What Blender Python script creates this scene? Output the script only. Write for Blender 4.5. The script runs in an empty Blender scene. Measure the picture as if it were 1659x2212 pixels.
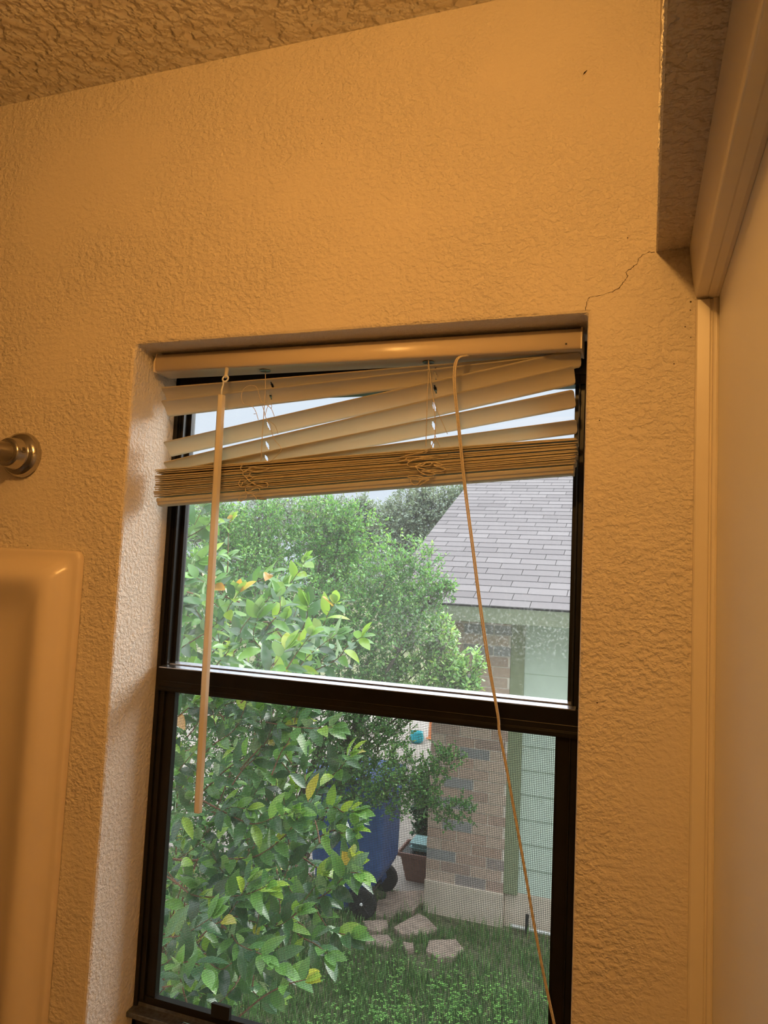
import bpy, math, random
from mathutils import Vector, Matrix
random.seed(7)
C = bpy.context.scene.collection
sc = bpy.context.scene

# ------------------------------------------------------------------ camera
ROWS = ((0.9451794142, 0.3233238257, 0.0457993308),        # camera right
        (0.0177517403, 0.0891708395, -0.9958581410),       # camera down
        (-0.3260686288, 0.9420776322, 0.0785428812))       # camera forward
FPX, CAM = 1560.33, Vector((0.0, -0.822, 1.74))
cd = bpy.data.cameras.new('camera'); cam = bpy.data.objects.new('camera', cd); C.objects.link(cam)
cd.sensor_fit = 'VERTICAL'; cd.sensor_height = 36.0; cd.lens = FPX * 36.0 / 2212.0
cd.clip_start = 0.01; cd.clip_end = 400
r_, d_, f_ = (Vector(v) for v in ROWS)
M4 = Matrix(((r_.x, -d_.x, -f_.x, CAM.x), (r_.y, -d_.y, -f_.y, CAM.y), (r_.z, -d_.z, -f_.z, CAM.z), (0, 0, 0, 1)))
cam.matrix_world = M4
sc.camera = cam

# ------------------------------------------------------------------ world, sun, lamps, exposure
W = bpy.data.worlds.new('overcast_sky'); sc.world = W; W.use_nodes = True
bg = W.node_tree.nodes['Background']
wn = W.node_tree      # overcast sky: brighter towards the zenith
wt = wn.nodes.new('ShaderNodeTexCoord'); wsx = wn.nodes.new('ShaderNodeSeparateXYZ'); wr = wn.nodes.new('ShaderNodeValToRGB')
wn.links.new(wt.outputs['Generated'], wsx.inputs[0]); wn.links.new(wsx.outputs['Z'], wr.inputs[0]); wn.links.new(wr.outputs[0], bg.inputs[0])
wr.color_ramp.elements[0].position = 0.05; wr.color_ramp.elements[0].color = (0.74, 0.82, 0.94, 1)
wr.color_ramp.elements[1].position = 1.0; wr.color_ramp.elements[1].color = (4.4, 4.5, 4.7, 1)
wm = wr.color_ramp.elements.new(0.28); wm.color = (0.80, 0.88, 1.0, 1)
wm = wr.color_ramp.elements.new(0.46); wm.color = (2.3, 2.4, 2.55, 1)
bg.inputs[1].default_value = 1.0

def lamp(name, kind, loc, energy, color, size):
    l = bpy.data.lights.new(name, kind); l.energy = energy; l.color = color
    o = bpy.data.objects.new(name, l); o.location = loc; C.objects.link(o)
    if kind == 'POINT': l.shadow_soft_size = size
    if kind == 'SUN': l.angle = size
    if kind == 'AREA': l.shape = 'RECTANGLE'; l.size, l.size_y = size
    return o
sun = lamp('hazy_sun', 'SUN', (0, 0, 8), 9.0, (1.0, 0.97, 0.92), math.radians(50))
sun.rotation_euler = Vector((0.60, 0.60, 0.56)).to_track_quat('Z', 'Y').to_euler()
WARM = (1.0, 0.49, 0.122)
lamp('ceiling_bulb', 'POINT', (-0.17, -0.90, 2.325), 14.5, WARM, 0.03)
fill = lamp('fill_light', 'AREA', (-0.5, -2.05, 2.40), 0.6, WARM, (0.6, 0.2))  # added fill lamp out of view, softly lifting the room's warm light
sc.view_settings.view_transform = 'Standard'; sc.view_settings.look = 'None'
sc.view_settings.exposure = 0.0; sc.view_settings.gamma = 1.0

# ------------------------------------------------------------------ helpers
def at(px, py, axis, value):
    """the point seen at this place of the picture that lies on the plane axis = value"""
    d = r_ * ((px - 829.5) / FPX) + d_ * ((py - 1106.0) / FPX) + f_
    return CAM + d * ((value - CAM[axis]) / d[axis])
def aty(px, py, y): return at(px, py, 1, y)

class MB:
    def __init__(s): s.v = []; s.f = []; s.t = []; s.mi = []
    def add(s, vs, fs, tint=0.5, mi=0):
        n = len(s.v); s.v.extend(tuple(p) for p in vs)
        for q in fs:
            s.f.append(tuple(n + i for i in q)); s.t.append(tint); s.mi.append(mi)
        return s
    def box(s, x0, x1, y0, y1, z0, z1, tint=0.5, mi=0):
        vs = [(x, y, z) for z in (z0, z1) for y in (y0, y1) for x in (x0, x1)]
        return s.add(vs, [(0, 2, 3, 1), (4, 5, 7, 6), (0, 1, 5, 4), (1, 3, 7, 5), (3, 2, 6, 7), (2, 0, 4, 6)], tint, mi)
    def extrude(s, prof, a, b, axis, caps=True, tint=0.5):
        """prof: list of 2D points in the other two axes (in order); a..b along axis"""
        n = len(prof); vs = []
        for t in (a, b):
            for u, w in prof:
                vs.append((t, u, w) if axis == 0 else (u, t, w) if axis == 1 else (u, w, t))
        fs = [(i, (i + 1) % n, n + (i + 1) % n, n + i) for i in range(n)]
        if caps: fs += [tuple(range(n))[::-1], tuple(range(n, 2 * n))]
        return s.add(vs, fs, tint)
    def tube(s, pts, rad, n=6, tint=0.5, caps=True):
        pts = [Vector(p) for p in pts]
        rads = rad if isinstance(rad, (list, tuple)) else [rad] * len(pts)
        rings = []; ref = Vector((0.31, 0.53, 0.79))
        for i, p in enumerate(pts):
            t = (pts[min(i + 1, len(pts) - 1)] - pts[max(i - 1, 0)])
            t = t.normalized() if t.length > 1e-9 else Vector((0, 0, 1))
            a = t.cross(ref)
            if a.length < 1e-3: a = t.cross(Vector((1, 0, 0)))
            a.normalize(); b = t.cross(a); ref = -b if False else ref
            rings.append([p + (a * math.cos(2 * math.pi * k / n) + b * math.sin(2 * math.pi * k / n)) * rads[i] for k in range(n)])
        vs = [q for r in rings for q in r]; fs = []
        for i in range(len(rings) - 1):
            for k in range(n):
                fs.append((i * n + k, i * n + (k + 1) % n, (i + 1) * n + (k + 1) % n, (i + 1) * n + k))
        if caps: fs += [tuple(range(n))[::-1], tuple((len(rings) - 1) * n + k for k in range(n))]
        return s.add(vs, fs, tint)
    def lathe(s, prof, c, axis=2, n=24, tint=0.5, sq=1.0):
        """prof: (radius, height) along the axis from c"""
        vs = []; c = Vector(c)
        for r, h in prof:
            for k in range(n):
                a = 2 * math.pi * k / n; u, w = r * math.cos(a), r * math.sin(a)
                p = (h, u, w) if axis == 0 else (u, h, w) if axis == 1 else (u, w, h)
                vs.append(c + Vector(p))
        fs = [(i * n + k, i * n + (k + 1) % n, (i + 1) * n + (k + 1) % n, (i + 1) * n + k) for i in range(len(prof) - 1) for k in range(n)]
        fs += [tuple(range(n))[::-1], tuple((len(prof) - 1) * n + k for k in range(n))]
        return s.add(vs, fs, tint)
    def build(s, name, mats, parent=None, smooth=False, bevel=0.0, tint=False, recalc=True):
        me = bpy.data.meshes.new(name); me.from_pydata(s.v, [], s.f)
        for m in (mats if isinstance(mats, (list, tuple)) else [mats]): me.materials.append(m)
        if any(s.mi): me.polygons.foreach_set('material_index', s.mi)
        if tint:
            a = me.attributes.new('tint', 'FLOAT', 'FACE'); a.data.foreach_set('value', s.t)
        if recalc:
            import bmesh
            b = bmesh.new(); b.from_mesh(me); bmesh.ops.recalc_face_normals(b, faces=b.faces); b.to_mesh(me); b.free()
        if smooth: me.polygons.foreach_set('use_smooth', [True] * len(me.polygons))
        me.update()
        o = bpy.data.objects.new(name, me); C.objects.link(o)
        if parent: o.parent = parent; o.matrix_parent_inverse = Matrix.Translation(-parent.location)
        if bevel:
            m = o.modifiers.new('bevel', 'BEVEL'); m.width = bevel; m.segments = 2; m.limit_method = 'ANGLE'; m.angle_limit = math.radians(40)
            m.harden_normals = False
        return o
def tag(o, label=None, cat=None, group=None, kind=None):
    if label: o['label'] = label
    if cat: o['category'] = cat
    if group: o['group'] = group
    if kind: o['kind'] = kind
    return o
def empty(name, loc, label=None, cat=None, group=None, kind=None):
    o = bpy.data.objects.new(name, None); C.objects.link(o); o.location = loc; o.empty_display_size = 0.05
    return tag(o, label, cat, group, kind)

# ------------------------------------------------------------------ materials
class NT:
    def __init__(s, name):
        s.m = bpy.data.materials.new(name); s.m.use_nodes = True
        s.t = s.m.node_tree; s.b = s.t.nodes['Principled BSDF']; s.out = s.t.nodes['Material Output']
    def n(s, kind, **kw):
        x = s.t.nodes.new(kind)
        for k, v in kw.items():
            if k in x.inputs: x.inputs[k].default_value = v
            else: setattr(x, k, v)
        return x
    def l(s, a, b): s.t.links.new(a, b)
    def coord(s, scale=(1, 1, 1)):
        tc = s.n('ShaderNodeTexCoord'); mp = s.n('ShaderNodeMapping'); mp.inputs['Scale'].default_value = scale
        s.l(tc.outputs['Object'], mp.inputs['Vector']); return mp.outputs[0]
    def noise(s, vec, scale, detail=2.0, rough=0.5):
        x = s.n('ShaderNodeTexNoise'); x.inputs['Scale'].default_value = scale; x.inputs['Detail'].default_value = detail
        x.inputs['Roughness'].default_value = rough; s.l(vec, x.inputs['Vector']); return x.outputs['Fac']
    def ramp(s, fac, stops):
        x = s.n('ShaderNodeValToRGB'); e = x.color_ramp.elements
        while len(e) < len(stops): e.new(0.5)
        for i, (p, c) in enumerate(stops): e[i].position = p; e[i].color = (*c, 1) if len(c) == 3 else c
        s.l(fac, x.inputs[0]); return x.outputs[0]
    def bump(s, h, strength, dist):
        x = s.n('ShaderNodeBump'); x.inputs['Strength'].default_value = strength; x.inputs['Distance'].default_value = dist
        s.l(h, x.inputs['Height']); s.l(x.outputs[0], s.b.inputs['Normal'])
    def set(s, color=None, rough=None, metal=None, spec=None, coat=None):
        b = s.b.inputs
        if color is not None: b['Base Color'].default_value = (*color, 1)
        if rough is not None: b['Roughness'].default_value = rough
        if metal is not None: b['Metallic'].default_value = metal
        if spec is not None: b['Specular IOR Level'].default_value = spec
        if coat is not None: b['Coat Weight'].default_value = coat
        return s
def plain(name, color, rough=0.5, metal=0.0, spec=0.5, var=0.06, scale=40.0, bump=0.0):
    k = NT(name).set(color, rough, metal, spec)
    v = k.coord(); f = k.noise(v, scale, 3)
    k.l(k.ramp(f, [(0.3, tuple(c * (1 - var) for c in color)), (0.7, tuple(min(1, c * (1 + var)) for c in color))]), k.b.inputs['Base Color'])
    if bump: k.bump(f, bump, 0.002)
    return k.m
def orange_peel(name, color, s1, s2, strength, dist, stretch=(1, 1, 1), rough=0.55, patchy=False):
    k = NT(name).set(color, rough, 0, 0.35); v = k.coord(stretch)
    a = k.noise(v, s1, 2.5, 0.55); b = k.noise(v, s2, 2.0)
    ra = k.ramp(a, [(0.40, (0, 0, 0)), (0.62, (1, 1, 1))]); rb = k.ramp(b, [(0.35, (0, 0, 0)), (0.7, (1, 1, 1))])
    mx = k.n('ShaderNodeMix', data_type='RGBA'); mx.inputs[0].default_value = 0.35
    k.l(ra, mx.inputs[6]); k.l(rb, mx.inputs[7]); hgt = mx.outputs[2]
    if patchy:      # sanded, smoother patches between rougher ones
        pm = k.n('ShaderNodeMix', data_type='RGBA', blend_type='MULTIPLY'); pm.inputs[0].default_value = 1.0
        k.l(hgt, pm.inputs[6]); k.l(k.ramp(k.noise(v, 4.0, 2), [(0.36, (0.25,) * 3), (0.58, (1, 1, 1))]), pm.inputs[7]); hgt = pm.outputs[2]
    k.bump(hgt, strength, dist)
    return k.m
def tinted(name, stops, rough=0.5, spec=0.4, noise_scale=0, bump=0.0, metal=0.0):
    k = NT(name).set(None, rough, metal, spec)
    at_ = k.n('ShaderNodeAttribute'); at_.attribute_name = 'tint'
    col = k.ramp(at_.outputs['Fac'], stops)
    if noise_scale:
        f = k.noise(k.coord(), noise_scale, 4, 0.6)
        mx = k.n('ShaderNodeMix', data_type='RGBA', blend_type='MULTIPLY'); mx.inputs[0].default_value = 1.0
        k.l(col, mx.inputs[6]); k.l(k.ramp(f, [(0.25, (0.82, 0.82, 0.82)), (0.75, (1.08, 1.08, 1.08))]), mx.inputs[7]); col = mx.outputs[2]
        if bump: k.bump(f, bump, 0.004)
    k.l(col, k.b.inputs['Base Color']); return k.m
def leafmat(name, stops, under=0.55, rough=0.38, trans=0.3, spec=0.5):
    k = NT(name).set(None, rough, 0, spec)
    at_ = k.n('ShaderNodeAttribute'); at_.attribute_name = 'tint'
    col = k.ramp(at_.outputs['Fac'], stops)
    g = k.n('ShaderNodeNewGeometry'); pale = k.n('ShaderNodeMix', data_type='RGBA'); pale.inputs[7].default_value = (0.42, 0.55, 0.36, 1)
    mul = k.n('ShaderNodeMath', operation='MULTIPLY'); mul.inputs[1].default_value = under
    k.l(g.outputs['Backfacing'], mul.inputs[0]); k.l(mul.outputs[0], pale.inputs[0]); k.l(col, pale.inputs[6])
    k.l(pale.outputs[2], k.b.inputs['Base Color'])
    tr = k.n('ShaderNodeBsdfTranslucent'); br = k.n('ShaderNodeMix', data_type='RGBA', blend_type='MULTIPLY'); br.inputs[0].default_value = 1
    br.inputs[7].default_value = (1.25, 1.2, 0.5, 1); k.l(col, br.inputs[6]); k.l(br.outputs[2], tr.inputs[0])
    ms = k.n('ShaderNodeMixShader'); ms.inputs[0].default_value = trans
    k.l(k.b.outputs[0], ms.inputs[1]); k.l(tr.outputs[0], ms.inputs[2]); k.l(ms.outputs[0], k.out.inputs[0])
    return k.m
def glass(name, haze, streak, band=None):
    k = NT(name); k.t.nodes.remove(k.b)
    v = k.coord(); n1 = k.noise(v, 60, 6, 0.7); n2 = k.noise(v, 420, 3, 0.6); n3 = k.noise(v, 9, 2)
    spec = k.ramp(n2, [(0.60, (0, 0, 0)), (0.72, (1, 1, 1))])
    patch = k.ramp(n3, [(0.48, (0, 0, 0)), (0.66, (1, 1, 1))])
    film = k.ramp(n1, [(0.3, (haze * 0.7,) * 3), (0.8, (haze * 1.3,) * 3)])
    if band:        # splashed dirt concentrated in one patch of the pane
        sx = k.n('ShaderNodeSeparateXYZ'); k.l(v, sx.inputs[0])
        def win_(sock, a, b, c, d):
            lo = k.n('ShaderNodeMapRange', interpolation_type='SMOOTHSTEP'); hi = k.n('ShaderNodeMapRange', interpolation_type='SMOOTHSTEP')
            for m_, p_, q_ in ((lo, a, b), (hi, d, c)):
                m_.inputs['From Min'].default_value = min(p_, q_); m_.inputs['From Max'].default_value = max(p_, q_)
                if p_ > q_: m_.inputs['To Min'].default_value = 1; m_.inputs['To Max'].default_value = 0
                k.l(sock, m_.inputs['Value'])
            o_ = k.n('ShaderNodeMath', operation='MULTIPLY'); k.l(lo.outputs[0], o_.inputs[0]); k.l(hi.outputs[0], o_.inputs[1]); return o_.outputs[0]
        wx, wz = win_(sx.outputs['X'], *band[0]), win_(sx.outputs['Z'], *band[1])
        bx = k.n('ShaderNodeMath', operation='MULTIPLY'); k.l(wx, bx.inputs[0]); k.l(wz, bx.inputs[1])
        n4 = k.noise(v, 260, 5, 0.75); sp4 = k.ramp(n4, [(0.52, (0, 0, 0)), (0.68, (1, 1, 1))])
        by = k.n('ShaderNodeMath', operation='MULTIPLY'); k.l(bx.outputs[0], by.inputs[0]); k.l(sp4, by.inputs[1])
        p0 = k.n('ShaderNodeMath', operation='MULTIPLY'); k.l(spec, p0.inputs[0]); k.l(patch, p0.inputs[1])
        spec = k.n('ShaderNodeMath', operation='MAXIMUM'); k.l(p0.outputs[0], spec.inputs[0]); k.l(by.outputs[0], spec.inputs[1]); spec = spec.outputs[0]
        one = k.n('ShaderNodeValue'); one.outputs[0].default_value = 1.0; patch = one.outputs[0]
    m1 = k.n('ShaderNodeMath', operation='MULTIPLY'); k.l(spec, m1.inputs[0]); k.l(patch, m1.inputs[1])
    m2 = k.n('ShaderNodeMath', operation='MULTIPLY_ADD'); k.l(m1.outputs[0], m2.inputs[0]); m2.inputs[1].default_value = streak; k.l(film, m2.inputs[2])
    tp = k.n('ShaderNodeBsdfTransparent'); tp.inputs[0].default_value = (0.97, 0.985, 0.98, 1)
    gl = k.n('ShaderNodeBsdfGlossy'); gl.inputs['Roughness'].default_value = 0.02
    fr = k.n('ShaderNodeFresnel'); fr.inputs[0].default_value = 1.35
    a = k.n('ShaderNodeMixShader'); k.l(fr.outputs[0], a.inputs[0]); k.l(tp.outputs[0], a.inputs[1]); k.l(gl.outputs[0], a.inputs[2])
    tl = k.n('ShaderNodeBsdfTranslucent'); tl.inputs[0].default_value = (0.9, 0.93, 0.95, 1)
    c = k.n('ShaderNodeMixShader'); k.l(m2.outputs[0], c.inputs[0]); k.l(a.outputs[0], c.inputs[1]); k.l(tl.outputs[0], c.inputs[2])
    k.l(c.outputs[0], k.out.inputs[0]); return k.m

PAINT = (0.74, 0.66, 0.55)
wall_m = orange_peel('beige_orange_peel_paint', PAINT, 125, 58, 0.55, 0.0045, (1, 1, 1.25), patchy=True)
reveal_m = orange_peel('fine_reveal_texture', (0.74, 0.68, 0.60), 200, 85, 0.5, 0.003)
ceil_m = orange_peel('knockdown_ceiling_paint', (0.86, 0.80, 0.70), 60, 30, 1.0, 0.008, (1, 1, 1))
soff_m = orange_peel('darkened_soffit_paint', (0.60, 0.53, 0.45), 110, 50, 0.9, 0.004, (1, 1, 1))  # wall paint darkened to stand in for the underside's shade
panel_m = plain('smooth_ivory_panel', (0.84, 0.81, 0.78), 0.32, 0, 0.5, 0.015, 6)
trim_m = plain('ivory_gloss_trim_paint', (0.80, 0.72, 0.60), 0.3, 0, 0.5, 0.02, 12)
surround_m = plain('almond_fibreglass', (0.78, 0.66, 0.52), 0.25, 0, 0.5, 0.02, 3)
floor_m = plain('vinyl_floor', (0.22, 0.18, 0.14), 0.5, 0, 0.4)
bronze_m = plain('dark_bronze_aluminium', (0.012, 0.011, 0.011), 0.36, 0, 0.28, 0.15, 60)
ledge_m = plain('bluish_sheen_dusty_ledge', (0.055, 0.06, 0.075), 0.2, 0.0, 0.9, 0.3, 180)  # dusty bronze, tinted bluish for the sky's sheen on the sill
lip_m = plain('sky_sheen_aluminium', (0.62, 0.64, 0.70), 0.28, 1.0, 0.8, 0.15, 150)  # pale blue-grey carries the sky's reflection along the rail edges
black_m = plain('black_plastic', (0.012, 0.012, 0.013), 0.45)
screen_m = plain('charcoal_screen_wire', (0.02, 0.022, 0.025), 0.5, 0, 0.4)
up_glass = glass('dusty_upper_glass', 0.018, 0.17, ((-0.36, -0.24, -0.05, 0.0), (1.615, 1.66, 1.67, 1.715)))
low_glass = glass('dusty_lower_glass', 0.004, 0.04)
def translucent(m, amount, color):
    t = m.node_tree; b = t.nodes['Principled BSDF']; tr = t.nodes.new('ShaderNodeBsdfTranslucent'); tr.inputs[0].default_value = (*color, 1)
    ms = t.nodes.new('ShaderNodeMixShader'); ms.inputs[0].default_value = amount
    t.links.new(b.outputs[0], ms.inputs[1]); t.links.new(tr.outputs[0], ms.inputs[2]); t.links.new(ms.outputs[0], t.nodes['Material Output'].inputs[0])
    return m
vinyl_m = translucent(plain('almond_vinyl', (0.76, 0.66, 0.52), 0.38, 0, 0.5, 0.02, 25), 0.38, (0.72, 0.74, 0.60))
rail_m = plain('almond_enamelled_steel', (0.74, 0.62, 0.46), 0.27, 0, 0.5, 0.015, 25)
wand_m = translucent(plain('almond_plastic_rod', (0.86, 0.80, 0.70), 0.25, 0, 0.5, 0.02, 20), 0.3, (0.85, 0.82, 0.74))
cord_m = plain('tan_braided_cord', (0.66, 0.57, 0.44), 0.7, 0, 0.2, 0.15, 900, 0.4)
clear_m = plain('clear_plastic', (0.85, 0.86, 0.86), 0.1, 0, 0.9)
chrome_m = plain('brushed_chrome', (0.50, 0.48, 0.46), 0.14, 1.0, 0.5, 0.03, 10)
rod_m = plain('satin_rod_enamel', (0.60, 0.54, 0.46), 0.3, 0.6, 0.5, 0.03, 10)
steel_m = plain('dark_steel', (0.25, 0.23, 0.21), 0.3, 1.0)
crack_m = plain('dark_crack', (0.05, 0.035, 0.02), 0.9)
far_wall_m = plain('darkened_far_wall_paint', (0.34, 0.29, 0.23), 0.6)  # darker than the beige walls so the unseen room bounces less light
plaster_m = orange_peel('torn_plaster_edge', (0.93, 0.88, 0.78), 240, 120, 0.8, 0.003)

# ------------------------------------------------------------------ room shell
XL, XR, YB, H = -1.62, 0.082, -2.45, 2.440
OX0, OX1, OZ0, OZ1, RD = -0.665, -0.0525, 1.050, 2.038, 0.127
mb = MB()
xs = [XL, OX0, OX1, XR + 0.5]; zs = [0.0, OZ0, OZ1, H + 0.05]
vid = {}
for k, y in enumerate((0.0, RD)):
    for i, x in enumerate(xs):
        for j, z in enumerate(zs):
            vid[(i, j, k)] = len(mb.v); mb.v.append((x, y, z))
def q(*ids, m=0): mb.f.append(tuple(vid[i] for i in ids)); mb.t.append(0.5); mb.mi.append(m)
for i in range(3):
    for j in range(3):
        if (i, j) == (1, 1): continue
        for k in (0, 1): q((i, j, k), (i + 1, j, k), (i + 1, j + 1, k), (i, j + 1, k))
q((1, 1, 0), (1, 2, 0), (1, 2, 1), (1, 1, 1), m=1); q((2, 1, 0), (2, 2, 0), (2, 2, 1), (2, 1, 1), m=1)
q((1, 1, 0), (2, 1, 0), (2, 1, 1), (1, 1, 1), m=1); q((1, 2, 0), (2, 2, 0), (2, 2, 1), (1, 2, 1), m=1)
for j in range(3):
    q((0, j, 0), (0, j + 1, 0), (0, j + 1, 1), (0, j, 1)); q((3, j, 0), (3, j + 1, 0), (3, j + 1, 1), (3, j, 1))
for i in range(3):
    q((i, 0, 0), (i + 1, 0, 0), (i + 1, 0, 1), (i, 0, 1)); q((i, 3, 0), (i + 1, 3, 0), (i + 1, 3, 1), (i, 3, 1))
wall = tag(mb.build('wall_window', [wall_m, reveal_m], bevel=0.004), 'beige orange-peel wall around the bathroom window', kind='structure')
tag(MB().box(XL, XR + 0.5, YB, 0.0, H, H + 0.12).build('ceiling', ceil_m), 'textured ceiling above the window wall', kind='structure')
tag(MB().box(XL, XR + 0.5, YB, 0.0, -0.05, 0.0).build('floor', floor_m), 'bathroom floor below the window', kind='structure')
tag(MB().box(XL - 0.06, XL, YB, 0.0, 0.0, H).build('wall_left', far_wall_m), 'wall at the far end of the tub', kind='structure')
tag(MB().box(XL, XR + 0.5, YB - 0.06, YB, 0.0, H).build('wall_back', far_wall_m), 'wall behind the viewer', kind='structure')
tag(MB().box(XR, XR + 0.05, YB, 0.0, 0.0, 2.102).build('wall_right', panel_m), 'smooth ivory wall panel at the right edge', kind='structure')

# soffit above the right-hand panel, with a torn plaster lower edge
mb = MB(); rng = random.Random(3)
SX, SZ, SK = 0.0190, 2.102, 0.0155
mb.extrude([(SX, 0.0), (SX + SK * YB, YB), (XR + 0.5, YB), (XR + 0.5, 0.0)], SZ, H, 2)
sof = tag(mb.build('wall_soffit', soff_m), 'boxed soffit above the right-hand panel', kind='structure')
mb = MB(); ring = []; y = 0.0
while y > -0.9:
    X_ = SX + SK * y; far = min(1.0, -y / 0.2)
    u = [0.0003 + 0.0017 * far * rng.random() ** 2 for _ in range(4)]
    yy = [y + rng.uniform(-.0008, .0008) for _ in range(4)]
    ring.append([(X_ - .0001, y, SZ + 0.030), (X_ - u[0], yy[0], SZ + 0.019), (X_ - u[1], yy[1], SZ + 0.010), (X_ - u[2], yy[2], SZ + 0.003), (X_ - u[3] * .5, yy[3], SZ - .0003 - u[3] * .4), (X_ + 0.0015, y, SZ - .0002), (X_ + 0.0015, y, SZ + 0.030)])
    y -= rng.uniform(.0012, .0035)
n = len(ring); k7 = 7
vs = [p for r in ring for p in r]; fs = [(i * k7 + k, i * k7 + (k + 1) % k7, (i + 1) * k7 + (k + 1) % k7, (i + 1) * k7 + k) for i in range(n - 1) for k in range(k7)]
mb.add(vs, fs); mb.build('plaster_edge', plaster_m, sof)

# moulding under the soffit, running along the right-hand panel, and the corner strip below it
prof = [(0.0525, 2.102), (0.0545, 2.082), (0.057, 2.062), (0.0588, 2.051), (0.0596, 2.0475), (0.0605, 2.0462),
        (0.066, 2.0452), (0.070, 2.0444), (0.0715, 2.0448), (0.078, 2.0425), (XR, 2.0425), (XR, 2.102)]
tag(MB().extrude(prof, 0.0, YB, 1).build('trim_1', trim_m, bevel=0.0008), 'fluted moulding under the soffit at the top right', kind='structure')
prof = [(0.0595, 0.0), (0.0600, -0.0035), (0.0615, -0.0050), (0.0735, -0.0062), (0.0745, -0.0048), (0.0760, -0.0048), (0.0768, -0.0085), (0.0795, -0.0095), (XR, -0.0085), (XR, 0.0)]
tag(MB().extrude(prof, 0.0, 2.0425, 2).build('trim_2', trim_m, bevel=0.0004), 'narrow vertical trim strip in the right-hand corner', kind='structure')

# hairline crack from the window's corner to the soffit, dark specks
Z7 = [(78, 2122), (85, 2060), (100, 2035), (150, 2020), (215, 2005), (265, 1990), (310, 1960), (345, 1920), (370, 1885), (352, 1862), (372, 1842), (400, 1825), (435, 1795), (440, 1765), (470, 1740), (510, 1720), (550, 1722)]
pts = []
for a, b in zip(Z7, Z7[1:]):
    for t in (0, .25, .5, .75):
        pts.append((a[0] + (b[0] - a[0]) * t + rng.uniform(-4, 4), a[1] + (b[1] - a[1]) * t + rng.uniform(-4, 4)))
pts.append(Z7[-1])
P3 = [aty(1240 + x / 3.16, y / 3.16, -0.0002) for x, y in pts]
MB().tube(P3, [0.00012 + 0.00034 * rng.random() for _ in P3], 4).build('crack', crack_m, wall)
mb = MB()
for x, y, r in ((1356, 514, .0011), (1295, 908, .001), (1290, 1518, .0012), (1492, 652, .0014), (1491, 670, .0009), (1480, 706, .001), (1492, 729, .0008), (1456, 786, .001), (697, 258, .0008), (695, 310, .0009), (60, 1178, .0014)):
    mb.lathe([(r * .2, -0.0006), (r * .7, -0.0002), (r * .5, 0.0002)], aty(x, y, 0.0), 1, 8)
mb.tube([aty(1260, 161, -0.0003), aty(1263, 157, -0.0006), aty(1268, 152, -0.0003)], [.0003, .0009, .0003], 5)
mb.build('specks', crack_m, wall)

# ------------------------------------------------------------------ window
win = empty('window_1', (-0.359, 0.1, OZ0), 'black metal single-hung window with insect screen', None, None, 'structure')
XC = -0.35875
def both(mb, x0, x1, y0, y1, z0, z1):
    mb.box(x0, x1, y0, y1, z0, z1); mb.box(2 * XC - x1, 2 * XC - x0, y0, y1, z0, z1)
mb = MB()
both(mb, OX0, -0.6585, 0.100, RD, OZ0, OZ1)
both(mb, -0.6585, -0.6575, 0.106, RD, OZ0, OZ1)
both(mb, -0.6575, -0.6520, 0.108, RD, OZ0, OZ1)
both(mb, -0.6520, -0.6500, 0.104, RD, OZ0, OZ1)
both(mb, -0.6500, -0.6445, 0.116, RD, OZ0, OZ1)
mb.box(OX0, OX1, 0.104, RD, 1.984, OZ1); mb.box(OX0, OX1, 0.100, 0.106, 1.996, OZ1)
mb.build('outer_frame', bronze_m, win, bevel=0.0006)
MB().box(OX0, OX1, 0.100, RD, OZ0, 1.0935).build('frame_foot', bronze_m, win)
mb = MB()
mb.extrude([(0.0860, 1.1000), (0.0850, 1.0990), (0.0850, 1.0930), (0.126, 1.0930), (0.126, 1.1060), (0.1035, 1.1060), (0.1025, 1.1015)], OX0, OX1, 0)
mb.build('frame_sill', ledge_m, win, bevel=0.0006)
mb = MB()
prof = [(0.0975, 1.5465), (0.0960, 1.5490), (0.0960, 1.5525), (0.0990, 1.5535), (0.0990, 1.5600), (0.0984, 1.5606), (0.0990, 1.5612), (0.0945, 1.5806),
        (0.1055, 1.5806), (0.1055, 1.5775), (0.1080, 1.5775), (0.1080, 1.5820), (0.1265, 1.5820), (0.1265, 1.5465)]
mb.extrude(prof, -0.659, 2 * XC + 0.659, 0)
mb.build('meeting_rail', bronze_m, win, bevel=0.0003)
mb = MB()      # pale top edges standing in for sky sheen on the two rail lips
mb.extrude([(0.0935, 1.5805), (0.0935, 1.5818), (0.1045, 1.5838), (0.1045, 1.5805)], -0.656, 2 * XC + 0.656, 0)
mb.build('rail_lip', lip_m, win)
MB().extrude([(0.1085, 1.5805), (0.1085, 1.5856), (0.1190, 1.5878), (0.1190, 1.5805)], -0.650, 2 * XC + 0.650, 0).build('rail_lip', lip_m, win)
mb = MB()
both(mb, -0.6580, -0.6510, 0.1030, 0.1146, 1.110, 1.548); both(mb, -0.6510, -0.6490, 0.1010, 0.1146, 1.110, 1.548); both(mb, -0.6490, -0.6335, 0.1055, 0.1146, 1.110, 1.548); both(mb, -0.6345, -0.6325, 0.1040, 0.1146, 1.110, 1.548)
mb.box(-0.658, 2 * XC + 0.658, 0.1035, 0.1146, 1.100, 1.1155)
mb.build('lower_sash', bronze_m, win, bevel=0.0005)
MB().box(-0.6335, 2 * XC + 0.6335, 0.1125, 0.1145, 1.115, 1.549).build('lower_pane', low_glass, win)
MB().box(-0.6450, 2 * XC + 0.6450, 0.1220, 0.1240, 1.583, 1.986).build('upper_pane', up_glass, win)
mb = MB()
prof = [(0.0975, 1.1165), (0.0975, 1.133), (0.0995, 1.1345), (0.1045, 1.1335), (0.1045, 1.1165)]
mb.extrude(prof, -0.5365, -0.5080, 0); mb.box(-0.5365, -0.5080, 0.0965, 0.0985, 1.1335, 1.1350)
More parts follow.
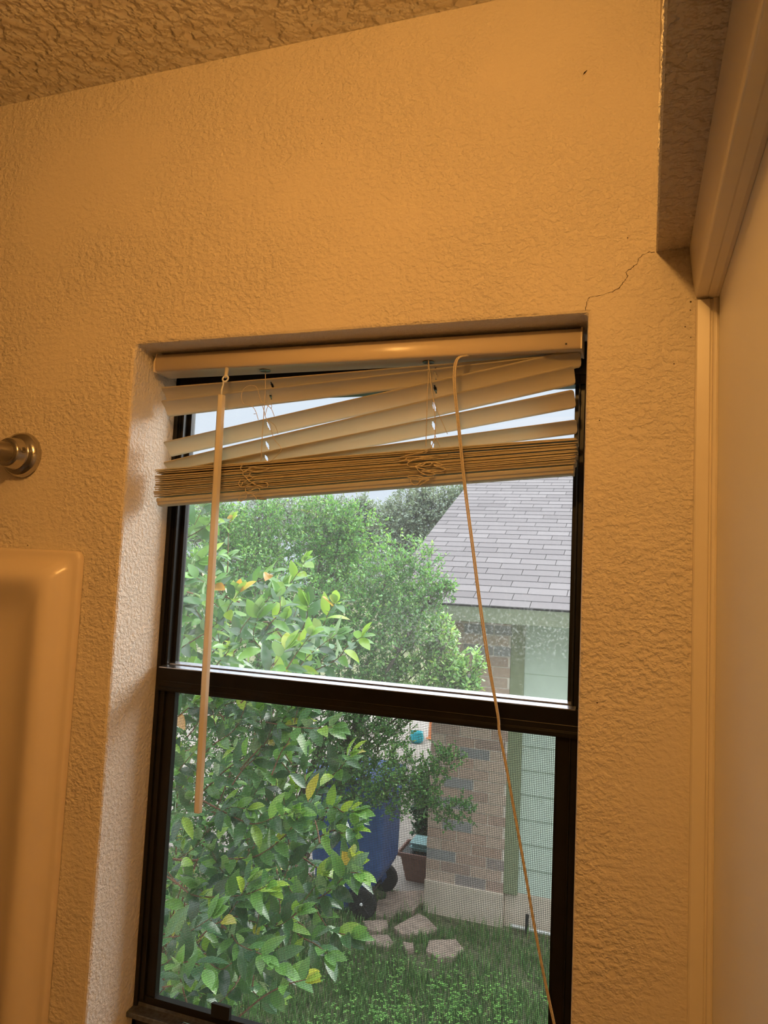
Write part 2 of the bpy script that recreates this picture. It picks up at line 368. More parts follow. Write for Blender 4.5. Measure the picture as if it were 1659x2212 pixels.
mb.build('sash_lift', black_m, win, bevel=0.0004)
mb = MB().tube([aty(392, 2208, 0.080) + Vector((t * 0.07, 0, -0.0035 - t * 0.003)) for t in (0, .05, .5, 1)], [0.0036, 0.0046, 0.0046, 0.0046], 10)
mb.build('latch_bar', chrome_m, win, smooth=True)
mb = MB()      # tilt latch on the head of the frame
for x in (404, 421): mb.box(aty(x, 815, .1).x - .0018, aty(x, 815, .1).x + .0045, 0.094, 0.1, 1.990, 2.004)
mb.box(aty(402, 815, .1).x, aty(427, 815, .1).x, 0.096, 0.1, 1.988, 1.994)
mb.build('head_latch', black_m, win, bevel=0.001)
mb = MB(); p = 0.0022; wv = 0.00026; yS = 0.1255
x = -0.650
while x < 2 * XC + 0.650:
    mb.add([(x - wv, yS, 1.105), (x, yS - wv, 1.105), (x + wv, yS, 1.105), (x, yS + wv, 1.105), (x - wv, yS, 1.565), (x, yS - wv, 1.565), (x + wv, yS, 1.565), (x, yS + wv, 1.565)], [(0, 1, 5, 4), (1, 2, 6, 5), (2, 3, 7, 6), (3, 0, 4, 7)]); x += p
z = 1.107
while z < 1.565:
    a, b = -0.651, 2 * XC + 0.651
    mb.add([(a, yS, z - wv), (a, yS - wv, z), (a, yS, z + wv), (a, yS + wv, z), (b, yS, z - wv), (b, yS - wv, z), (b, yS, z + wv), (b, yS + wv, z)], [(0, 1, 5, 4), (1, 2, 6, 5), (2, 3, 7, 6), (3, 0, 4, 7)]); z += p
tag(mb.build('insect_screen', screen_m, win, recalc=False), kind='stuff')

# ------------------------------------------------------------------ blind
bl = empty('window_blind', (-0.36, 0.056, 2.036), 'sagging almond mini blind, half raised and crooked, in the window recess', 'window blind')
mb = MB()
HB, HT, HF, HK = 2.0085, 2.0345, 0.0345, 0.0740
prof = [(HF + 0.0032, HB), (HF + 0.0015, HB + 0.0008), (HF + 0.0002, HB + 0.0025), (HF - 0.0007, HB + 0.0055), (HF - 0.0012, HB + 0.009), (HF - 0.0013, HB + 0.0125), (HF - 0.0010, HB + 0.016), (HF - 0.0002, HB + 0.0195), (HF + 0.0012, HB + 0.0225), (HF + 0.0032, HT - 0.0010), (HF + 0.006, HT), (HF + 0.012, HT), (HF + 0.012, HT - 0.002), (HK - 0.002, HT - 0.002), (HK, HT - 0.001), (HK, HB), (HK - 0.001, HB)]
mb.extrude(prof, -0.6560, -0.0610, 0)
hr = mb.build('headrail', rail_m, bl)
for p_ in hr.data.polygons:
    if len(p_.vertices) == 4 and p_.center.y < HF + .005: p_.use_smooth = True
MB().lathe([(.0004, -0.0005), (.0012, -0.0002), (.0008, 0.0004)], aty(1223, 743, HF - .0013), 1, 10).build('screw_hole', black_m, bl)
for xe in (-0.6570, -0.0620):
    MB().extrude([(HF - 0.002, HB - 0.0008), (HF - 0.0028, HB + 0.013), (HF + 0.002, HT + 0.0006), (HK + 0.0008, HT + 0.0006), (HK + 0.0008, HB - 0.0008)], xe, xe + 0.002, 0).build('end_cap', rail_m, bl, bevel=0.0004)

LX, RX = -0.6500, -0.0640
def slat(tl, bl_, tr, br_, crown=0.0028, holes=False):
    """tl, bl_, tr, br_: 3D corners (front/top edge, rear/bottom edge, at both ends)"""
    nw = 8; vs = []; wave = random.uniform(0, 6); ln = (tr - tl).length
    ends = [e / ln for e in (0, .0004, .001, .002, .003, .0042)]
    us = ends + [.02 + .96 * k / 30 for k in range(31)] + [1 - e for e in ends]
    cuts = []
    if holes:
        for hx in (-0.480, -0.2435):
            h = (hx - tl.x) / (tr.x - tl.x); cuts.append(h)
            us = [v for v in us if abs(v - h) > .012] + [h + dv / ln for dv in (-.0045, -.0019, -.0010, .0010, .0019, .0045)]
    us.sort(); nu = len(us) - 1
    for i in range(nu + 1):
        u = us[i]
        a = tl.lerp(tr, u); b = bl_.lerp(br_, u); w = b - a
        nrm = (tr - tl).cross(w).normalized()
        if nrm.y < 0 and abs(nrm.y) > abs(nrm.z): nrm = -nrm
        elif abs(nrm.z) >= abs(nrm.y) and nrm.z < 0: nrm = -nrm
        e = min(u, 1 - u) * (tr - tl).length; cut = 0.0
        if e < 0.004: cut = 0.0045 * (1 - math.sqrt(max(0, 1 - ((0.004 - e) / 0.004) ** 2)))
        for k in range(nw + 1):
            t = k / nw; s = cut / w.length; t2 = s + t * (1 - 2 * s)
            vs.append(a + w * t2 + nrm * (crown * (1 - (2 * t2 - 1) ** 2) + 0.0003 * math.sin(9 * u + wave)))
    def open_(i, k):
        m = (us[i] + us[i + 1]) / 2
        for h in cuts:
            e = abs(m - h) * ln
            if (e < .0019 and k in (3, 4)) or (e < .0010 and k in (2, 5)): return True
        return False
    fs = [(i * (nw + 1) + k, i * (nw + 1) + k + 1, (i + 1) * (nw + 1) + k + 1, (i + 1) * (nw + 1) + k) for i in range(nu) for k in range(nw) if not open_(i, k)]
    return vs, fs
def finish_slat(vs, fs, th=0.0006):
    # refine the ends so the rounded corners read
    m = MB().add(vs, fs)
    o = m.build('slat', vinyl_m, bl, smooth=True, recalc=False)
    s = o.modifiers.new('thickness', 'SOLIDIFY'); s.thickness = th; s.offset = 0
    return o
HANG = [  # (left top, left bottom, right top, right bottom) as seen in the photo, each on its own depth
    ((346, 837), (362, 873), (1254, 762), (1256, 792)),
    ((346, 866), (362, 901), (1253, 760), (1256, 794)),
    ((351, 955), (368, 987), (1242, 754), (1249, 795)),
    ((351, 999), (368, 1030), (1239, 788), (1244, 831)),
    ((350, 1021), (366, 1048), (1239, 841), (1245, 881)),
    ((345, 1027), (362, 1050), (1245, 906), (1248, 937)),
]
for i, (a, b, c, d) in enumerate(HANG):
    back = 0.004 * (i == 0)
    finish_slat(*slat(aty(*a, 0.048 + back), aty(*b, 0.069 + back), aty(*c, 0.048 + back), aty(*d, 0.062 + back), 0.0032, True))
NS = 16
lz = [aty(336, 1016 + 57 * (i / (NS - 1)), 0.045).z for i in range(NS)]
rz = [aty(1247, 948 + 53 * (i / (NS - 1)), 0.045).z for i in range(NS)]
for i in range(NS):
    j1, j2, jy = random.uniform(-.0006, .0006), random.uniform(-.0005, .0005), random.uniform(-.0012, .0012)
    tilt = random.uniform(-.0012, .0004); dx = random.uniform(-.0015, .0015)
    if i == 3: j1 -= .001; j2 -= .0012
    finish_slat(*slat(Vector((LX + dx, 0.043 + jy, lz[i] + j1)), Vector((LX + dx, 0.068 + jy, lz[i] + j1 + tilt)), Vector((RX + dx, 0.043 + jy, rz[i] + j2)), Vector((RX + dx, 0.068 + jy, rz[i] + j2 + tilt)), 0.0018), 0.0016)
# bottom rail
mb = MB(); L = Vector((-0.6430, 0.044, lz[-1] - 0.0035)); Rr = Vector((-0.0690, 0.044, rz[-1] - 0.0035))
prof = [(0, 0), (0.001, -0.0035), (0.003, -0.0045), (0.0035, -0.0075), (0.007, -0.0092), (0.018, -0.0092), (0.0215, -0.0075), (0.022, -0.0045), (0.024, -0.0035), (0.025, 0), (0.022, 0.0018), (0.003, 0.0018)]
vs = [p + Vector((0, u, w)) for p in (L, Rr) for u, w in prof]; n = len(prof)
mb.add(vs, [(i, (i + 1) % n, n + (i + 1) % n, n + i) for i in range(n)] + [tuple(range(n)), tuple(range(n, 2 * n))])
mb.build('bottom_rail', vinyl_m, bl, bevel=0.0004)
for p, s in ((L, -1), (Rr, 1)):
    vs = [p + Vector((s * t, u * 1.02 - 0.0003, w * 1.05)) for t in (-0.001, 0.0018) for u, w in prof]
    MB().add(vs, [(i, (i + 1) % n, n + (i + 1) % n, n + i) for i in range(n)] + [tuple(range(n)), tuple(range(n, 2 * n))]).build('rail_end_cap', vinyl_m, bl)
for px, py in ((566, 1077), (921, 1045)):
    p = aty(px, py, 0.056)
    MB().lathe([(0.006, 0.004), (0.0068, 0.0015), (0.0068, -0.0008), (0.004, -0.0018)], p, 2, 18).build('cord_button', vinyl_m, bl, smooth=False)
# cord holders under the headrail
for px, py in ((573, 797), (926, 777)):
    p = aty(px, py, 0.056); p.z = HB
    MB().lathe([(0.0075, 0.0005), (0.0078, -0.0012), (0.005, -0.0018)], p, 2, 16).build('cord_grommet', steel_m, bl)
# ladder tapes and loose strings
def z1(x, y): return (260 + x / 3.072, 660 + y / 3.072)
def z2(x, y): return (780 + x / 3.072, 660 + y / 3.072)
def z8(x, y): return (370 + x / 5.027, 830 + y / 5.027)
def zs(x, y): return (860 + x / 8.295, 940 + y / 8.295)
def smooth_path(pts, n=5):
    P = [Vector(p) for p in pts]; out = []
    for i in range(len(P) - 1):
        a, b, c, d = P[max(i - 1, 0)], P[i], P[i + 1], P[min(i + 2, len(P) - 1)]
        for k in range(n):
            t = k / n
            out.append(0.5 * ((2 * b) + (c - a) * t + (2 * a - 5 * b + 4 * c - d) * t * t + (3 * b - a - 3 * c + d) * t ** 3))
    return out + [P[-1]]
def cord(name, pix, y, r, m=cord_m, parent=bl, n=5):
    ys = y if isinstance(y, (list, tuple)) else [y] * len(pix)
    return MB().tube(smooth_path([aty(*q, yy) for q, yy in zip(pix, ys)]), r, n).build(name, m, parent, smooth=True)
cord('ladder_string', [z1(962, 430), z1(962, 560), z1(956, 640), z1(950, 750), z1(942, 860), z1(938, 950), z1(932, 1030)], [.056, .052, .046, .046, .046, .045, .044], 0.00055)
cord('ladder_string', [z2(443, 350), z2(446, 470), z2(440, 580), z2(437, 700), z2(433, 820), z2(430, 935)], [.056, .05, .047, .046, .046, .044], 0.00055)
cord('loose_string', [z8(985, 225), z8(1010, 300), z8(1020, 350), z8(1050, 410), z8(1085, 500), z8(1120, 600), z8(1195, 700), z8(1150, 770), z8(1070, 840), z8(1000, 845)], .041, 0.00045)
cord('loose_string', [z8(945, 385), z8(915, 290), z8(870, 235), z8(790, 215), z8(762, 150), z8(775, 70), z8(830, 20), z8(890, 15), z8(930, 40), z8(955, 120), z8(980, 190), z8(1050, 235), z8(1090, 275), z8(1118, 348)], .041, 0.00045)
cord('loose_string', [z8(1018, 345), z8(1040, 260), z8(1070, 215), z8(1090, 235), z8(1085, 265)], .041, 0.0004)
cord('loose_string', [z8(895, 322), z8(918, 320)], .041, 0.0004)
cord('loose_string', [z8(1060, 400), z8(1125, 450), z8(1160, 540)], .042, 0.0004)
cord('loose_string', [z2(447, 365), z2(460, 480), z2(475, 600), z2(490, 730), z2(492, 850), z2(470, 930), z2(430, 975), z2(330, 995), z2(255, 1008)], .04, 0.00055)
cord('loose_string', [z2(455, 470), z2(480, 620), z2(520, 730), z2(573, 852), ], .041, 0.0004)
cord('loose_string', [z2(490, 860), z2(523, 935)], .041, 0.0004)
# knotted tangles on the stack
cord('cord_tangle', [z8(790, 870), z8(755, 895), z8(760, 930), z8(800, 950), z8(860, 905), z8(940, 905), z8(1060, 910), z8(1000, 935), z8(920, 950), z8(840, 935), z8(790, 950), z8(780, 985), z8(830, 1010), z8(860, 960)], .039, 0.00065)
cord('cord_tangle', [z1(800, 1150), z1(785, 1185), z1(810, 1205), z1(870, 1180), z1(910, 1165), z1(975, 1180), z1(965, 1210), z1(900, 1190), z1(850, 1160), z1(830, 1130), z1(880, 1140), z1(820, 1170), z1(800, 1200)], .038, 0.00065)
cord('cord_tangle', [z1(900, 1205), z1(840, 1205), z1(830, 1225), z1(850, 1245), z1(920, 1240), z1(915, 1210), z1(870, 1225), z1(810, 1250), z1(785, 1280), z1(800, 1298), z1(835, 1275), z1(840, 1250), z1(880, 1255), z1(905, 1285)], .038, 0.00065)
for k in range(3):
    rr = random.Random(20 + k)
    base = [[(15, 405), (180, 360), (330, 325), (450, 300), (560, 240)],
            [(600, 400), (480, 392), (330, 385), (180, 395), (130, 440), (200, 450), (330, 425), (480, 430), (590, 425), (605, 405), (560, 395), (400, 410), (250, 460), (170, 500), (190, 550), (310, 560), (430, 540), (520, 490), (610, 500), (560, 540), (430, 560), (330, 545), (300, 565)],
            [(300, 570), (420, 600), (560, 640), (720, 650), (820, 630), (845, 605), (790, 585), (700, 560), (640, 535), (780, 550), (770, 520), (650, 490), (520, 480), (400, 520), (330, 560), (360, 630), (440, 690), (540, 720), (640, 710), (660, 690), (560, 665), (420, 640)]][k]
    cord('cord_tangle', [zs(*b_) for b_ in base], .038, 0.0007)
cord('cord_tangle', [zs(*b_) for b_ in [(640, 740), (520, 770), (400, 740), (280, 725), (170, 735), (200, 760), (330, 765), (430, 790), (330, 800), (235, 790), (235, 850), (290, 890), (350, 880), (400, 820), (480, 790), (560, 800), (500, 830), (380, 900)]], .038, 0.0007)
cord('cord_tangle', [zs(20, 470), zs(90, 455), zs(150, 450)], .039, 0.0009)
cord('cord_tangle', [zs(650, 355), zs(760, 368), zs(850, 370), zs(890, 350), zs(893, 330)], .041, 0.00045)
# lift cord
LC = [(1010, 768), (992, 772), (984, 785), (981, 815), (984, 860), (990, 915), (995, 965), (1005, 1060), (1020, 1175), (1036, 1300), (1055, 1430), (1076, 1545), (1079, 1580), (1091, 1640), (1112, 1755), (1136, 1890), (1153, 1990), (1176, 2110), (1200, 2222)]
YC = [.034] + [.024] * 5 + [.026, .028] + [.028] * 11
cord('lift_cord', [(x - 1.7, y) for x, y in LC], YC, 0.00105, n=7)
cord('lift_cord', [(x + (2.0 if y < 1500 else 0.6), y) for x, y in LC], [v - .0016 for v in YC], 0.00105, n=7)
# tilt wand: stem, clear hook, hexagonal rod
MB().tube([aty(490, 796, .03), aty(489, 806, .027), aty(487, 815, .0235)], [.0028, .0026, .0022], 8).build('wand_stem', wand_m, bl, smooth=True)
ring = [aty(487, 818, .0225) + Vector((math.cos(a) * .0042, 0.001 * math.sin(a), math.sin(a) * .0042)) for a in [i * math.pi / 10 for i in range(-8, 14)]]
ring = ring + [aty(482, 832, .0225), aty(479, 842, .0225), aty(478, 858, .0225)]
MB().tube(ring, .0012, 8).build('wand_hook', clear_m, bl, smooth=True)
top, bot = aty(478.5, 854, .022), aty(427.5, 1755, .022)
hexa = [(math.cos(math.pi / 3 * k + .2) * .0057, math.sin(math.pi / 3 * k + .2) * .0057) for k in range(6)]
vs = [p + Vector((u, w, 0)) for p in (top, bot) for u, w in hexa]
MB().add(vs, [(i, (i + 1) % 6, 6 + (i + 1) % 6, 6 + i) for i in range(6)] + [tuple(range(6)), tuple(range(6, 12))]).build('wand', wand_m, bl, bevel=0.0006)

# ------------------------------------------------------------------ shower rod and surround
fc = aty(52, 984, 0.0)
rod = empty('shower_rod', (fc.x, 0, fc.z), 'chrome shower curtain rod mounted on the wall left of the window', 'shower rod')
mb = MB().lathe([(0.0325, 0.0), (0.0335, -0.004), (0.0315, -0.011), (0.0265, -0.0145), (0.0235, -0.0150), (0.0222, -0.017), (0.0212, -0.030), (0.0195, -0.0325), (0.0145, -0.0328)], (fc.x, 0, fc.z), 1, 48)
mb.build('flange', chrome_m, rod, smooth=True)
MB().lathe([(0.0138, -0.028), (0.0138, YB + 0.002)], (fc.x, 0, fc.z), 1, 32).build('rod', rod_m, rod, smooth=True)
d = Vector((0.96, -0.12, 0.18)).normalized(); sp = Vector((fc.x, -0.0225, fc.z)) + Vector((0.0214, 0, 0.0040))
mb = MB().tube([sp - d * .006, sp + d * .0008, sp + d * .0013], [.0042, .0042, .0034], 18)
o = mb.build('screw', steel_m, rod)
a_ = d.cross(Vector((0, 1, 0))).normalized(); b_ = d.cross(a_)
mb = MB()
for e_ in (a_ + b_, a_ - b_): mb.tube([sp + d * .0012 - e_ * .0017, sp + d * .0012 + e_ * .0017], .0004, 4)
mb.build('screw_cross', black_m, o)
tag(o, 'dark steel set screw')

mb = MB(); SXR, SZT = -0.7235, 1.7455
# rim profile (distance inwards from the edge, height off the wall)
rim = [(0.0, 0.0), (0.0, 0.006), (0.0015, 0.0085), (0.004, 0.0095), (0.008, 0.0100), (0.012, 0.0118), (0.017, 0.0175), (0.022, 0.0240), (0.028, 0.0300), (0.034, 0.0335), (0.040, 0.0345), (0.046, 0.0335), (0.054, 0.0300), (0.066, 0.0235), (0.080, 0.0165), (0.095, 0.0115), (0.115, 0.0085), (0.140, 0.0075)]
def corner(ins):
    pts = [(SXR - ins, 0.0)]
    r = 0.012 + ins * 0.2
    for k in range(9):
        a = math.pi / 2 * k / 8
        pts.append((SXR - ins - r + r * math.cos(a), SZT - ins - r + r * math.sin(a)))
    pts.append((XL, SZT - ins)); return pts
rows = [[(x, -h - .001, z) for x, z in corner(i)] for i, h in rim]; n = len(rows[0])
vs = [p for r in rows for p in r]
fs = [(i * n + k, i * n + k + 1, (i + 1) * n + k + 1, (i + 1) * n + k) for i in range(len(rows) - 1) for k in range(n - 1)]
last = (len(rows) - 1) * n; ii = len(vs); vs.append((XL, -0.0085, 0.0))
fs += [(last + k, last + k + 1, ii) for k in range(n - 1)]
mb.add(vs, fs)
tag(mb.build('shower_surround', surround_m, smooth=True), 'glossy almond shower surround panel left of the window', 'shower surround')

# ------------------------------------------------------------------ outdoors: ground
GZ = -1.04
soil_m = plain('dark_soil_and_thatch', (0.13, 0.14, 0.075), 0.9, 0, 0.2, 0.4, 14, 0.6)
conc_m = plain('pale_concrete', (0.36, 0.325, 0.29), 0.85, 0, 0.2, 0.10, 9, 0.2)
tag(MB().add([(-60, RD + .01, GZ - .02), (40, RD + .01, GZ - .02), (40, 90, GZ - .02), (-60, 90, GZ - .02)], [(0, 1, 2, 3)]).build('ground', soil_m), 'bare ground of the side yard', kind='structure')
mb = MB(); mb.box(-14, -1.60, 5.42, 16.0, GZ - .03, GZ + .004)
tag(mb.build('driveway', conc_m, bevel=.01), 'pale concrete driveway beyond the trash cart', kind='structure')

blade_m = tinted('grass_blade', [(0.0, (0.055, 0.12, 0.035)), (0.5, (0.105, 0.235, 0.06)), (0.85, (0.18, 0.32, 0.085)), (1.0, (0.38, 0.34, 0.18))], 0.5, 0.3)
clover_m = leafmat('clover_leaf', [(0.0, (0.12, 0.32, 0.06)), (1.0, (0.25, 0.54, 0.12))], 0.1, 0.5, 0.2, 0.3)
STONES = [
    [(835, 1930), (917, 1927), (918, 1954), (906, 1958), (888, 1975), (862, 1970), (846, 1955), (832, 1943)],
    [(817, 1948), (840, 1944), (866, 1972), (868, 1979), (845, 1985), (812, 1983), (806, 1966)],
    [(850, 2007), (903, 1977), (922, 1986), (948, 2014), (905, 2026), (868, 2022)],
    [(783, 1994), (836, 1991), (838, 2008), (820, 2017), (795, 2012)],
    [(786, 2026), (838, 2024), (850, 2040), (842, 2052), (790, 2044)],
    [(926, 2036), (985, 2034), (1002, 2054), (985, 2072), (945, 2074), (920, 2058)],
    [(870, 2040), (893, 2042), (894, 2054), (874, 2056)],
]
def stone_poly(s): return [at(px, py, 2, GZ) for px, py in s]
SP = [stone_poly(s) for s in STONES]
def inside(x, y, poly):
    c = False; n = len(poly); j = n - 1
    for i in range(n):
        if (poly[i].y > y) != (poly[j].y > y) and x < (poly[j].x - poly[i].x) * (y - poly[i].y) / (poly[j].y - poly[i].y) + poly[i].x: c = not c
        j = i
    return c
rg = random.Random(11); mb = MB()
for k in range(46000):
    x = rg.uniform(-3.4, 0.6); y = rg.uniform(2.7, 5.42)
    if y > 5.12 and x > -1.55: continue
    if y > 5.0 and rg.random() < .5: continue
    if any(inside(x, y, p) for p in SP): continue
    clump = math.sin(x * 9 + 1.3) * math.sin(y * 11) + math.sin(x * 23 + y * 17) * .5
    if y > 4.3 and rg.random() > .62 + clump * .25: continue
    h = rg.uniform(.03, .075) * (1.0 + .35 * clump) * (1.0 if y > 4.2 else 1.1)
    if 5.0 < y < 5.2: h *= 1.5
    a = rg.uniform(0, 6.283); lean = rg.uniform(0, .7) * h; w = rg.uniform(.0018, .0035)
    dx, dy = math.cos(a), math.sin(a)
    b0 = (x - dy * w, y + dx * w, GZ - .02); b1 = (x + dy * w, y - dx * w, GZ - .02)
    m0 = (x + dx * lean * .35 - dy * w * .8, y + dy * lean * .35 + dx * w * .8, GZ + h * .55); m1 = (x + dx * lean * .35 + dy * w * .8, y + dy * lean * .35 - dx * w * .8, GZ + h * .55)
    tp = (x + dx * lean, y + dy * lean, GZ + h)
    mb.add([b0, b1, m1, m0, tp], [(0, 1, 2, 3), (3, 2, 4)], min(1, max(0, rg.gauss(.5, .22))))
tag(mb.build('grass', blade_m, tint=True, recalc=False), 'short green lawn grass below the window', 'grass', kind='stuff')
mb = MB()
for k in range(5200):
    x = rg.uniform(-1.9, 0.2); y = rg.uniform(2.9, 4.45)
    dens = math.sin(x * 7 + 2) * math.sin(y * 8 + 1) * .5 + math.sin(x * 17 + y * 5) * .3
    if rg.random() > .55 + dens: continue
    if x < -1.5 and rg.random() < .6: continue
    if y > 4.0 and rg.random() < (y - 4.0) * 2: continue
    z = GZ + rg.uniform(.035, .08); a0 = rg.uniform(0, 6.28); tt = rg.random()
    for j in range(3):
        a = a0 + j * 2.094; L_ = rg.uniform(.009, .014); dx, dy = math.cos(a), math.sin(a); tz = rg.uniform(-.003, .004)
        mb.add([(x, y, z), (x + dx * L_ * .6 - dy * L_ * .5, y + dy * L_ * .6 + dx * L_ * .5, z + tz), (x + dx * L_, y + dy * L_, z + tz * 1.4), (x + dx * L_ * .6 + dy * L_ * .5, y + dy * L_ * .6 - dx * L_ * .5, z + tz)], [(0, 3, 2, 1)], tt)
tag(mb.build('clover', clover_m, tint=True, recalc=False), 'bright green clover patch growing in the lawn', 'clover', kind='stuff')

stone_m = plain('tan_flagstone', (0.36, 0.28, 0.225), 0.85, 0, 0.2, 0.22, 16, 0.5)
SL = ['broad flat flagstone against the driveway edge', 'grey rounded flagstone beside the cart wheel', 'largest tan flagstone with a pointed far corner, in mid path', 'small tan flagstone in front of the cart wheel',
      'oblong pinkish flagstone left in the nearest row', 'brown flagstone half sunk in grass in front of the brick wall', 'smallest flagstone chip between the two nearest stones']
for s, lab in zip(SP, SL):
    mb = MB(); n = len(s); c = sum(s, Vector()) / n
    ring0 = []; 
    for i in range(n):
        for t in (0, .33, .66): 
            p = s[i].lerp(s[(i + 1) % n], t); j = rg.uniform(-.012, .012); ring0.append(c + (p - c) * (1 + j))
    n = len(ring0)
    vs = [p + Vector((0, 0, -.03)) for p in ring0] + [p + Vector((0, 0, .014)) for p in ring0] + [c + (p - c) * .95 + Vector((0, 0, .02 + rg.uniform(-.002, .002))) for p in ring0]
    fs = [(k * n + i, k * n + (i + 1) % n, (k + 1) * n + (i + 1) % n, (k + 1) * n + i) for k in (0, 1) for i in range(n)] + [tuple(range(2 * n, 3 * n)), tuple(range(n))[::-1]]
    tag(mb.add(vs, fs).build('flagstone', stone_m), lab, 'stone', 'flagstones of the side path')

# ------------------------------------------------------------------ neighbour's house
HY = 5.2
house = empty('neighbor_house', (-0.9, HY, GZ), 'neighboring house with grey shingle roof, brick end and pale green siding', 'house')
brick_m = tinted('brick', [(0.0, (0.42, 0.31, 0.26)), (0.35, (0.54, 0.38, 0.30)), (0.6, (0.60, 0.47, 0.38)), (0.8, (0.48, 0.33, 0.26)), (0.9, (0.32, 0.31, 0.31)), (1.0, (0.38, 0.37, 0.36))], 0.85, 0.2, 30, 0.5)
mortar_m = plain('pale_mortar', (0.72, 0.64, 0.56), 0.9, 0, 0.1, 0.1, 40, 0.3)
found_m = plain('painted_foundation', (0.62, 0.53, 0.43), 0.85, 0, 0.2, 0.08, 8, 0.2)
olive_m = plain('olive_trim_paint', (0.27, 0.30, 0.18), 0.6, 0, 0.3, 0.05, 20)
fascia_m = plain('sage_fascia_paint', (0.20, 0.225, 0.15), 0.6, 0, 0.3, 0.06, 12)
siding_m = plain('pale_sage_siding_paint', (0.58, 0.67, 0.58), 0.65, 0, 0.3, 0.03, 15, 0.1)
shingle_m = tinted('asphalt_shingle', [(0.0, (0.132, 0.120, 0.126)), (0.5, (0.155, 0.142, 0.148)), (1.0, (0.183, 0.169, 0.175))], 0.9, 0.15, 130, 0.3)
felt_m = plain('dark_roof_felt', (0.05, 0.045, 0.05), 0.9)
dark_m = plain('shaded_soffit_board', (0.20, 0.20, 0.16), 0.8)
X0 = -1.575; XB = -0.93
mb = MB(); mb.box(X0 + .006, XB - .002, HY + .008, HY + 5.5, -0.80, 1.42)
bw = mb.build('brick_wall', mortar_m, house)
mb = MB(); zc = -0.80; row = 0
while zc < 1.36:
    xx = X0 - (0.127 if row % 2 else 0.0)
    while xx < XB:
        a, b = max(xx, X0), min(xx + .243, XB)
        if b - a > .03: mb.box(a, b, HY + rg.uniform(-.002, .002), HY + .09, zc, zc + .074, rg.random())
        xx += .254
    for k in range(12):
        yy = HY + .1 + k * .254
        mb.box(X0, X0 + .05, yy, yy + .243, zc, zc + .074, rg.random())
    zc += .085; row += 1
mb.build('bricks', brick_m, bw, tint=True)
mb = MB(); mb.box(X0 - .005, XB + .006, HY - .012, HY + 5.5, GZ - .05, -0.800); mb.box(XB + .006, 4.2, HY + .03, HY + 5.5, GZ - .05, -0.79)
mb.build('foundation', found_m, house, bevel=.008)
MB().box(XB, -0.818, HY + .005, HY + .05, -0.80, 1.40).build('corner_trim', olive_m, house, bevel=.004)
mb = MB(); zb = -0.785
while zb < 1.38:
    mb.extrude([(HY + .032, zb), (HY + .050, zb), (HY + .050, zb + .21), (HY + .043, zb + .21)], -0.818, 4.2, 0); zb += .192
mb.build('lap_siding', siding_m, house)
MB().box(-0.818, 4.2, HY + .05, HY + 5.4, -0.79, 1.42).build('wall_core', mortar_m, house)
EY, EZ, SLP, RXL, RYD = 4.75, 1.492, 0.42, -1.95, 9.0
MB().box(RXL + .02, 4.3, EY + .012, EY + .035, 1.362, 1.480).build('fascia', fascia_m, house, bevel=.003)
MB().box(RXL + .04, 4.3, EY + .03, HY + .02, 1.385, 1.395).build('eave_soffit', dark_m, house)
mb = MB()      # deck, rake boards and gable
def rz_(y): return EZ + (y - EY) * SLP
mb.add([(RXL + .03, EY + .02, rz_(EY) - .03), (4.3, EY + .02, rz_(EY) - .03), (4.3, RYD, rz_(RYD) - .02), (RXL + .03, RYD, rz_(RYD) - .02),
        (RXL + .03, EY + .02, rz_(EY) - .012), (4.3, EY + .02, rz_(EY) - .012), (4.3, RYD, rz_(RYD) - .004), (RXL + .03, RYD, rz_(RYD) - .004)],
       [(0, 3, 2, 1), (4, 5, 6, 7), (0, 1, 5, 4), (1, 2, 6, 5), (2, 3, 7, 6), (3, 0, 4, 7)])
mb.add([(RXL + .03, RYD, rz_(RYD)), (4.3, RYD, rz_(RYD)), (4.3, 2 * RYD - EY, EZ), (RXL + .03, 2 * RYD - EY, EZ)], [(0, 1, 2, 3)])
mb.build('roof_deck', felt_m, house)
MB().add([(X0 + .01, HY + .2, 1.40), (X0 + .01, 2 * RYD - HY, 1.40), (X0 + .01, RYD, rz_(RYD) - .1)], [(0, 1, 2)]).build('gable', siding_m, house)
MB().add([(RXL + .012, EY + .02, rz_(EY) - .16), (RXL + .034, EY + .02, rz_(EY) - .16), (RXL + .034, RYD, rz_(RYD) - .16), (RXL + .012, RYD, rz_(RYD) - .16),
          (RXL + .012, EY + .02, rz_(EY) - .012), (RXL + .034, EY + .02, rz_(EY) - .012), (RXL + .034, RYD, rz_(RYD) - .012), (RXL + .012, RYD, rz_(RYD) - .012)],
         [(0, 3, 2, 1), (4, 5, 6, 7), (0, 1, 5, 4), (1, 2, 6, 5), (2, 3, 7, 6), (3, 0, 4, 7)]).build('rake_board', fascia_m, house)
mb = MB(); cosr = 1 / math.sqrt(1 + SLP * SLP); dyc = .127 * cosr; row = 0; yy = EY
while yy < RYD:
    off = (row % 2) * .1525 + (row // 2 % 2) * .05; xx = RXL - off
    while xx < 4.3:
        a, b = max(xx + .0022, RXL), min(xx + .3028, 4.3); tv = min(1, max(0, rg.gauss(.5, .25)))
        y0, y1 = yy + rg.uniform(-.002, .002), yy + dyc * 1.08; z0, z1_ = rz_(y0), rz_(y1)
        if b - a > .01:
            mb.add([(a, y0, z0 + .000), (b, y0, z0 + .000), (b, y0, z0 + .006), (a, y0, z0 + .006), (b, y1, z1_ + .0008), (a, y1, z1_ + .0008)], [(0, 1, 2, 3), (3, 2, 4, 5)], tv)
        xx += .305
    yy += dyc; row += 1
tag(mb.build('shingles', shingle_m, house, tint=True, recalc=False), 'weathered grey asphalt shingles')
p = at(1139, 1998, 1, HY - .03)
